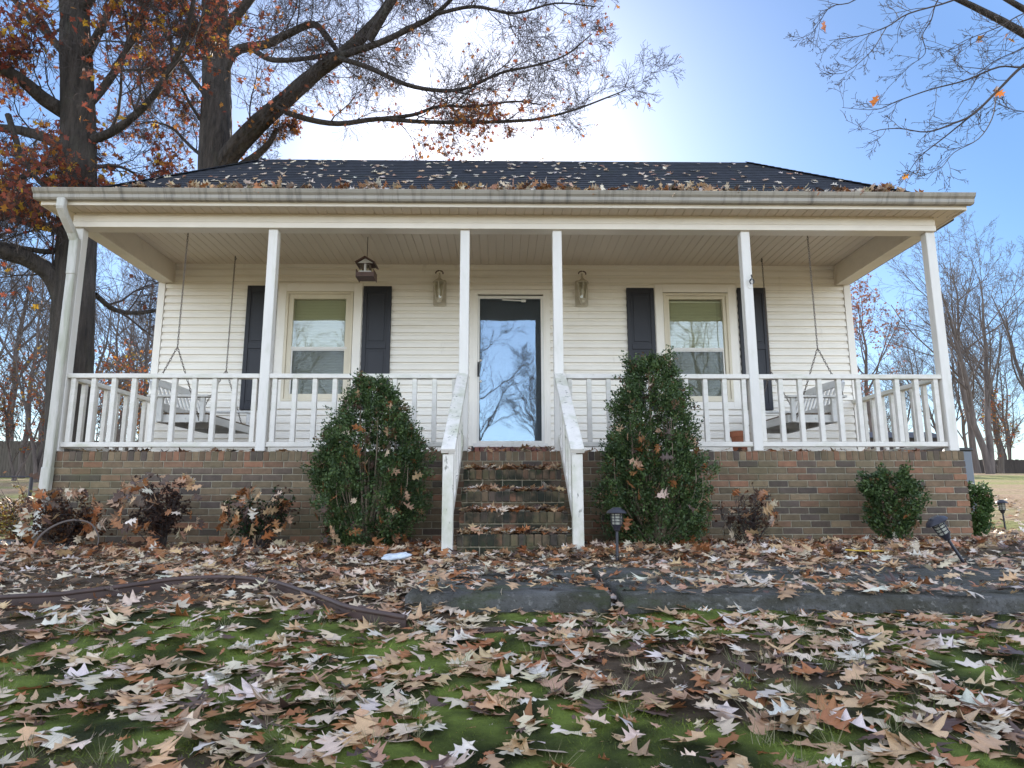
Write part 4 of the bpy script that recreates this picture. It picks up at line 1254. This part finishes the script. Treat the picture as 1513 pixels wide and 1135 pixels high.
def tree_obj(name, label, out, base, bark, fol=None, group=None, split=.045, cat='tree'):
    t = thing(name, label, cat, base, group=group); B = Vector(base)
    loc = lambda ps: [([p - B for p in pts], rad) for pts, rad in ps]
    big = [q for q in out if max(q[1]) >= split]; small = [q for q in out if max(q[1]) < split]
    if big: link('trunk', tubes_mesh('trunk', loc(big), rough=bark is m_bark), t, bark)
    if small: link('twigs', tubes_mesh('twigs', loc(small)), t, m_twig if bark is m_bark else bark)
    if fol is not None and len(fol[0]):
        link('foliage', foliage_mesh('foliage', fol[0] - np.array(base), fol[1], fol[2], fol[3]), t, m_treeleaf)
    return t
def limb(px, Y0, Y1, r0, r1, n=4):
    """a limb through photo pixels, its distance running from Y0 to Y1"""
    m = len(px)
    P = curve([at(u, v, Y0 + (Y1 - Y0) * i / (m - 1)) for i, (u, v) in enumerate(px)], n)
    return P, [r0 + (r1 - r0) * (i / (len(P) - 1)) for i in range(len(P))]
OAKC = [(.30, .075, .035), (.38, .13, .04), (.24, .085, .045), (.42, .19, .035), (.18, .065, .045), (.34, .095, .06), (.22, .06, .04), (.26, .10, .06), (.20, .05, .035), (.30, .08, .04), (.55, .33, .04)]
CF = dict(seg=[7, 6, 5, 4, 3], kids=[9, 8, 6, 4], wob=.40, trop=[.02, .03, .02, .0, -.02], ang=(25, 62), len=(.46, .76), rmin=.0035, leaf_lvl=3)

# ---- the oak close behind the left end of the porch
rng = random.Random(101)
out, tips = [], []
Y = 4.0
trunk = limb([(97, 760), (101, 690), (104, 560), (110, 420), (116, 300), (116, 180), (112, 60), (108, -80), (104, -240)], Y, Y, .36, .20)
out.append(trunk)
limbs = [
    limb([(95, 455), (78, 410), (45, 385), (0, 371), (-60, 350), (-150, 330)], Y, 3.2, .15, .09),
    limb([(98, 345), (60, 333), (0, 318), (-60, 300), (-120, 270)], Y, 4.6, .075, .04),
    limb([(100, 362), (75, 372), (40, 368), (0, 360), (-60, 345)], Y, 3.4, .055, .03),
    limb([(103, 170), (70, 150), (40, 125), (5, 102), (-50, 75)], Y, 3.0, .13, .07),
    limb([(104, 225), (70, 205), (30, 193), (-20, 185), (-80, 160)], Y, 4.6, .10, .05),
    limb([(104, 222), (70, 245), (40, 258), (15, 275), (-5, 288)], Y, 3.5, .075, .03),
    limb([(12, 170), (30, 225), (50, 258), (68, 280), (80, 310)], 3.5, 3.2, .05, .03),
    limb([(126, 210), (160, 198), (190, 178), (220, 150), (250, 105), (275, 50), (290, -20)], Y, 3.2, .085, .03),
    limb([(126, 160), (160, 120), (190, 70), (215, 10), (240, -60)], Y, 4.5, .08, .03),
    limb([(124, 90), (150, 40), (180, -20), (230, -90)], Y, 3.0, .08, .04),
    limb([(105, 90), (70, 50), (30, 10), (-20, -50)], Y, 4.8, .08, .04),
    limb([(104, 20), (70, -40), (20, -110)], Y, 3.5, .08, .04),
    limb([(120, 20), (170, -60), (240, -130), (320, -170)], Y, 2.0, .09, .04),
    limb([(128, 250), (170, 245), (205, 262), (230, 300)], Y, 5.0, .04, .012),
    limb([(140, 435), (170, 458), (210, 462), (260, 452), (300, 440)], Y + .4, 6.5, .05, .025),
]
for P, r in limbs:
    out.append((P, r)); L = sum((b - a).length for a, b in zip(P, P[1:]))
    sprout(rng, out, tips, P, r, max(1.6, L * .85), 0, CF, .12, 8)
T = np.array([tuple(p) for p in tips]); g = np.random.default_rng(5)
tu, tv, _z = project(T)
T = T[(tv < 330) | (g.random(len(T)) < .10)]
sel = T[g.integers(0, len(T), 9500)]; sel = sel[vnoise(sel[:, 0] * 1.6, sel[:, 2] * 1.6, 3) > .34] + 0
tree_obj('oak_tree', 'big oak with thick bark and rust leaves rising behind the left end of the porch', out, tuple(at(97, 690, Y) * 1.0), m_bark,
         (sel + g.normal(0, .05, sel.shape), .135, OAKC, 6))

# ---- the second oak, behind the roof, spreading over it
rng = random.Random(202)
out, tips = [], []
Y = 9.0
bs = at(318, 300, Y)
out.append(([Vector((bs.x + .15, Y, .5)), Vector((bs.x + .05, Y, 3)), bs], [.50, .46, .42]))
out.append(limb([(318, 300), (318, 240), (320, 150), (319, 60), (316, -40), (314, -200)], Y, Y, .42, .26))
big = [
    limb([(322, 262), (345, 222), (385, 180), (425, 145), (470, 105), (503, 82), (540, 50), (575, 5), (600, -60)], Y, 7.0, .25, .09),
    limb([(505, 82), (560, 64), (610, 40), (645, 20), (690, -25)], 7.6, 6.0, .09, .035),
    limb([(500, 86), (545, 100), (600, 125), (650, 134), (690, 130), (740, 108), (790, 97), (835, 82), (875, 50)], 7.6, 6.2, .065, .012),
    limb([(410, 160), (450, 175), (500, 183), (560, 176), (620, 180), (690, 181), (760, 179), (800, 175), (850, 162), (900, 143), (925, 133)], 8.2, 6.0, .075, .010),
    limb([(560, 176), (610, 170), (650, 157), (700, 158), (760, 150), (800, 155)], 7.5, 7.0, .05, .014),
    limb([(326, 130), (345, 78), (395, 65), (430, 48), (462, 36), (480, 50), (500, 78)], Y, 8.0, .12, .06),
    limb([(372, 72), (400, 88), (440, 88), (480, 82), (520, 70), (570, 20), (600, -40)], 8.8, 7.5, .075, .035),
    limb([(330, 262), (365, 240), (395, 215), (410, 190)], Y, 8.6, .12, .05),
    limb([(322, 60), (360, 10), (420, -60), (520, -140)], Y, 8, .14, .06),
    limb([(312, 80), (280, 20), (240, -50), (200, -120)], Y, 8, .12, .05),
    limb([(312, 150), (280, 110), (250, 60), (220, 0), (190, -60)], Y, 9.5, .07, .03),
    limb([(312, 200), (285, 160), (262, 120), (240, 90)], Y, 8.0, .05, .015),
    limb([(310, 240), (280, 215), (255, 190), (225, 180), (200, 185)], Y, 10, .05, .015),
    limb([(545, 60), (600, -30), (680, -120), (800, -200)], 7.2, 5.5, .10, .05),
    limb([(640, 22), (700, 10), (760, 20), (820, 5), (880, 10)], 6.2, 5.8, .045, .012),
]
for i, (P, r) in enumerate(big):
    out.append((P, r)); L = sum((b - a).length for a, b in zip(P, P[1:]))
    sprout(rng, out, tips, P, r, max(1.2, min(2.3, L * .5)), 0, dict(CF, trop=[.02, .02, .01, .0, -.02]), .15, 12)
T = np.array([tuple(p) for p in tips]); g = np.random.default_rng(9)
tu, tv, _z = project(T)
w = np.where(tu < 420, .55, np.where(tv > 150, .85, .16))
T = T[g.random(len(T)) < w]
sel = T[g.integers(0, len(T), 4600)]; sel = sel[vnoise(sel[:, 0] * 1.3, sel[:, 2] * 1.3, 13) > .38]
tree_obj('oak_tree', 'spreading bare-branched oak behind the roof with long limbs reaching right', out, (bs.x, Y, .5), m_bark,
         (sel + g.normal(0, .06, sel.shape), .125, [(.30, .09, .04), (.34, .13, .04), (.26, .07, .04), (.38, .17, .05)], 16))

# ---- tree out of frame at the right whose branches hang into the picture
rng = random.Random(303)
out, tips = [], []
Yb = .6
hub = at(1640, 20, Yb)
tb = Vector((hub.x + 1.6, Yb + .3, g0(hub.x + 1.6, Yb)))
out.append((curve([tb - Vector((0, 0, .1)), tb + Vector((-.1, 0, 2.5)), tb + Vector((-.2, 0, 5)), tb + Vector((-.1, 0, 8.5))], 4), [.24 - .012 * k for k in range(13)]))
hub0 = tb + Vector((-.2, 0, 4.6))
br = [
    ([(1580, 50), (1513, 96), (1476, 132), (1439, 168), (1410, 182), (1370, 195), (1330, 190), (1300, 192), (1284, 198)], .020, .003),
    ([(1439, 168), (1393, 205), (1360, 231), (1343, 254), (1324, 281)], .011, .003),
    ([(1472, 145), (1466, 175), (1446, 205), (1410, 225), (1390, 248), (1360, 261)], .009, .003),
    ([(1580, 85), (1513, 99), (1476, 99), (1426, 119), (1376, 132), (1327, 149), (1294, 162), (1244, 159)], .016, .003),
    ([(1420, -40), (1386, 0), (1376, 30), (1363, 53), (1367, 79), (1343, 99), (1310, 132)], .011, .003),
    ([(1500, -40), (1410, 0), (1343, 20), (1310, 40), (1271, 53), (1225, 60)], .014, .003),
    ([(1310, 40), (1287, 76), (1251, 106), (1225, 109)], .007, .003),
    ([(1310, -50), (1264, 0), (1228, 10), (1211, 33), (1198, 50), (1172, 60)], .010, .003),
    ([(1580, 0), (1513, 20), (1476, 40), (1426, 60), (1393, 80)], .011, .003),
    ([(1580, 30), (1513, 70), (1470, 90), (1440, 110), (1420, 100)], .010, .003),
    ([(1580, 170), (1513, 165), (1490, 160), (1470, 150)], .008, .003),
]
hubs = [at(1580, 50, Yb), at(1420, -40, Yb)]
C3 = dict(seg=[5, 4, 3, 3], kids=[8, 4, 3], wob=.30, trop=[-.02, -.01, 0, 0], ang=(25, 60), len=(.32, .6), rmin=.0026, leaf_lvl=9)
for k, (px, r0, r1) in enumerate(br):
    P, r = limb(px, Yb, Yb + .5 * math.sin(k * 2.1), r0, r1)
    out.append((P, r)); L = sum((b - a).length for a, b in zip(P, P[1:]))
    sprout(rng, out, tips, P, r, min(1.0, L * .5), 0, C3, .2, 12)
for px in ((1580, 50), (1580, 85), (1420, -40), (1500, -40), (1310, -50), (1580, 0), (1580, 30), (1580, 170)):
    e = at(*px, Yb); mid = hub0.lerp(e, .55) + Vector((0, 0, .25))
    out.append((curve([hub0, mid, e], 5), [.085 - .0068 * k for k in range(11)]))
for k in range(9):
    grow(rng, out, tips, tb + Vector((-.1, 0, 5.5 + .3 * k)), Vector((rng.uniform(.2, 1), rng.uniform(-1, 1), .8)), 3.0, .06, 0, C3)
lp = [at(1447, 57, Yb), at(1452, 62, Yb), at(1478, 138, Yb), at(1473, 131, Yb), at(1338, 262, Yb), at(1218, 38, Yb), at(1292, 150, Yb), at(1495, 60, Yb), at(1488, 56, Yb)]
g = np.random.default_rng(2)
tree_obj('maple_tree', 'bare tree at the right whose thin branches hang across the blue sky', out, tuple(tb), m_bark,
         (np.array([tuple(p) for p in lp]) + g.normal(0, .01, (len(lp), 3)), .15, [(.42, .18, .03), (.40, .14, .04), (.22, .09, .05)], 3))

# ---- background woods: a few kinds, copied
def bare_tree(name, label, seed, H, r, fork, group, fol=None, spread=(24, 52), t0=.28, nk=14, bark=None):
    rng = random.Random(seed); out, tips = [], []
    cfg = dict(seg=[8, 6, 5, 3, 3], kids=[nk, 8, 6, 3], wob=.22, trop=[.05, .07, .05, .02, .0], ang=spread, len=(.32, .52), slim=.014, rmin=.0062, leaf_lvl=2)
    tops = fork or [Vector((0, 0, 1))]
    for d in tops:
        n = 8; pts = [Vector((0, 0, -.2))]; rad = [r]; dd = Vector((0, 0, 1)); q = 1 if len(tops) == 1 else .85
        for i in range(n):
            tgt = d.normalized() if i > 0 else Vector((d.x * .5, d.y * .5, 1)).normalized()
            dd = (tgt + rand_perp(rng, tgt) * .10).normalized()
            pts.append(pts[-1] + dd * H * q / n); rad.append(r * q * (1 - .92 * (i + 1) / n) + .012)
        out.append((pts, rad))
        sprout(rng, out, tips, pts, rad, H * .95, 0, cfg, t0)
    f = None
    if fol:
        T = np.array([tuple(p) for p in tips]); g = np.random.default_rng(seed)
        f = (T[g.integers(0, len(T), fol[0])] + g.normal(0, .08, (fol[0], 3)), fol[1], fol[2], seed)
        if len(fol) > 3: m = f[0][:, 2] < fol[3] * H; f = (f[0][m],) + f[1:]
    return tree_obj(name, label, out, (0, 0, 0), bark or m_bgbark, f, group, split=.03)
def place(proto, used, x, y, rz, s, label=None, group=None):
    if proto in used: o = copy_tree(proto)
    else: o = proto; used.add(proto)
    o.location = (x, y, g0(x, y) - .05); o.rotation_euler = (0, 0, rz); o.scale = (s, s, s)
    if label: o['label'] = label
    if group: o['group'] = group
    return o
RED = [(.26, .09, .05), (.30, .13, .06), (.22, .08, .05)]
ORG = [(.34, .10, .03), (.40, .16, .03), (.28, .07, .03), (.24, .16, .03)]
LB = 'bare grey tree in the wood beyond the right-hand fence'
GB = 'bare trees beyond the right-hand fence'
pA = bare_tree('bare_tree', LB, 1, 14, .21, None, GB)
pB = bare_tree('bare_tree', LB, 2, 14.5, .22, [Vector((-.22, 0, 1)), Vector((.12, .1, 1))], GB, nk=10)
pC = bare_tree('bare_tree', LB, 3, 12.5, .17, None, GB, spread=(18, 40), t0=.35)
pD = bare_tree('bare_tree', LB, 4, 9, .11, [Vector((-.12, .1, 1)), Vector((.2, 0, 1)), Vector((.02, -.1, 1))], GB, nk=7, t0=.2)
pR = bare_tree('oak_tree', 'round oak with sparse reddish leaves seen past the right house corner', 5, 11.5, .2, None, None, (1500, .18, RED), (30, 62), .25)
pS = bare_tree('young_tree', 'young tree with orange leaves low in the wood at the left', 6, 5.5, .06, [Vector((-.25, 0, 1)), Vector((.25, .1, 1))], None, (520, .16, ORG), nk=8, t0=.2)
pT = bare_tree('bare_tree', LB, 7, 13, .16, [Vector((-.1, .05, 1)), Vector((.14, 0, 1))], GB, spread=(20, 45), nk=10)
used = set(); wr = random.Random(9)
def px(u, v, Y): p = at(u, v, Y); return p.x
for proto, u_, Y_, rz, s in ((pB, 1462, 33, .3, 1.08), (pA, 1444, 37, 1, 1.02), (pC, 1478, 42, 2, 1.1), (pT, 1400, 46, 2.2, 1.0), (pC, 1372, 55, 1, 1.05), (pD, 1330, 40, 0, .95),
                             (pD, 1296, 48, 2, .9), (pT, 1430, 62, 1, 1.15), (pB, 1560, 38, 2, 1.1), (pC, 1610, 40, 3, 1.1), (pT, 1495, 60, 4, 1.1), (pD, 1490, 47, 3, .9), (pA, 1700, 42, 1, 1.1), (pB, 1800, 46, 1, 1.1)):
    place(proto, used, px(u_, 690, Y_), Y_, rz, s)
place(pR, used, px(1296, 690, 36), 36, .5, 1.0)
o = place(pS, used, px(1475, 690, 40), 40, 1.3, 1.0, 'young tree with a few orange leaves low before the right-hand wood')
LL = 'bare grey tree in the wood beyond the left wooden fence'; GL = 'bare trees beyond the left fence'
for proto, u_, Y_, rz, s in ((pA, 15, 30, .7, 1.0), (pB, 62, 33, 2.1, .95), (pC, 35, 24, .4, .8), (pT, 170, 22, 1.9, .75), (pC, 205, 26, 2.9, .8), (pA, 228, 34, 3.1, 1.0), (pT, 100, 38, .2, 1.1),
                             (pD, 55, 19, 3.4, .8), (pC, -40, 28, 1, 1.0), (pD, 215, 30, .9, 1.0), (pB, -120, 34, 1, 1.1), (pT, 260, 30, 2.5, 1.0), (pC, 330, 34, 5, 1.1), (pA, 400, 38, 2, 1.0), (pT, -220, 38, 2, 1.0)):
    place(proto, used, px(u_, 690, Y_), Y_, rz, s, LL, GL)
for u_, Y_, rz, s in ((22, 21, .2, .95), (70, 17, 2, .75), (185, 15, 1, .8), (212, 20, 3, .95), (-50, 20, 1, 1), (150, 24, 4, 1.1)):
    place(pS, used, px(u_, 690, Y_), Y_, rz, s, 'young orange-leaved tree low in the wood beyond the left porch end', 'young orange-leaved trees at the left')
LBk = 'bare grey tree across the lawn behind the viewpoint, seen mirrored in the glass'
for proto, x_, y_, rz, s in ((pA, -1.6, -30, 1, .9), (pC, -9, -30, .4, 1.0), (pT, 8.5, -28, 3, .95), (pA, 13, -34, 4, 1.1), (pC, 3.2, -44, 2, 1.0), (pB, -15, -32, 5, 1.0), (pT, -6, -46, 1, 1.1), (pD, 5.5, -24, 2, .9), (pD, -4.6, -26, 4, .9)):
    place(proto, used, x_, y_, rz, s, LBk, 'bare trees behind the viewpoint')

# ================================================================== FENCES, SHED, BOX
def board_fence(name, label, p, q, h, mat, bw=.14):
    P, Q = Vector(p), Vector(q); L = (Q - P).length; n = int(L / bw); fr = random.Random(4)
    mb = MB(); d = (Q - P) / L; nrm = Vector((-d.y, d.x, 0))
    for i in range(n):
        a = P + d * (i * bw + .006); b = P + d * (i * bw + bw - .006); m_ = (a + b) / 2; z = g0(m_.x, m_.y); top = z + h + fr.uniform(-.03, .03)
        vs = [Vector((a.x, a.y, z - .1)), Vector((b.x, b.y, z - .1)), Vector((b.x, b.y, top)), Vector((a.x, a.y, top))]
        mb._add([tuple(v) for v in vs] + [tuple(v + nrm * .02) for v in vs], [(0, 1, 2, 3), (7, 6, 5, 4), (0, 4, 5, 1), (1, 5, 6, 2), (2, 6, 7, 3), (3, 7, 4, 0)])
    for i in range(0, n, 17):
        a = P + d * (i * bw) + nrm * .075; z = g0(a.x, a.y); mb.box(a.x - .05, a.x + .05, a.y - .05, a.y + .05, z - .1, z + h - .05)
    o = mb.build(name, mat, None); return tag(o, label, 'fence')
board_fence('wooden_fence', 'tall weathered board fence at the left behind the trees', (-46, 27.5, 0), (-8, 26.5, 0), 1.75, m_fence)
board_fence('wooden_fence', 'long low dark board fence along the right-hand wood', (12, 47, 0), (75, 44, 0), 1.15, m_fence_d)
t = thing('chain_link_fence', 'dark metal fence post and rail on the left lawn', 'fence', (-9.3, 6.5, g0(-9.3, 6.5)))
for dx in (0, -3.2, 3.2): MB().lathe([(.035, -.1), (.035, .62), (.04, .63), (.02, .66)], 10, (dx, 0, float(G(-9.3 + dx, 6.5) - G(-9.3, 6.5)))).build('post', m_solar, t)
MB().tube([(-6, 0, .58), (0, 0, .60), (6, 0, .60)], .016, 6).build('rail', m_solar, t)
a, b = at(1284, 654, 26), at(1392, 654, 26)
t = thing('garden_shed', 'low dark shed far behind the right porch railing', 'shed', ((a.x + b.x) / 2, 26, g0(a.x, 26)))
w = (b.x - a.x) / 2; hz = at(1330, 640, 26).z - g0(a.x, 26)
MB().box(-w, w, 0, 2, -.2, hz - .25).build('wall', m_fence_d, t)
MB().prism([(-.15, hz - .27), (-.15, hz - .22), (1, hz + .15), (2.15, hz - .22), (2.15, hz - .27), (1, hz + .10)], 'x', -w - .12, w + .12).build('roof', m_shut, t)
t = thing('utility_box', 'grey upright utility pedestal with a dark lid beyond the right porch corner', 'utility box', (6.05, 2.0, g0(6.05, 2) - .03))
MB().box(-.12, .12, -.10, .10, -.02, 1.06).build('cabinet', M('grey_painted_steel', (.16, .18, .21), .5), t, bevel=.01)
MB().prism([(-.14, 1.061), (.14, 1.061), (.12, 1.10), (-.12, 1.10)], 'y', -.12, .12).build('lid', m_black, t, bevel=.008)
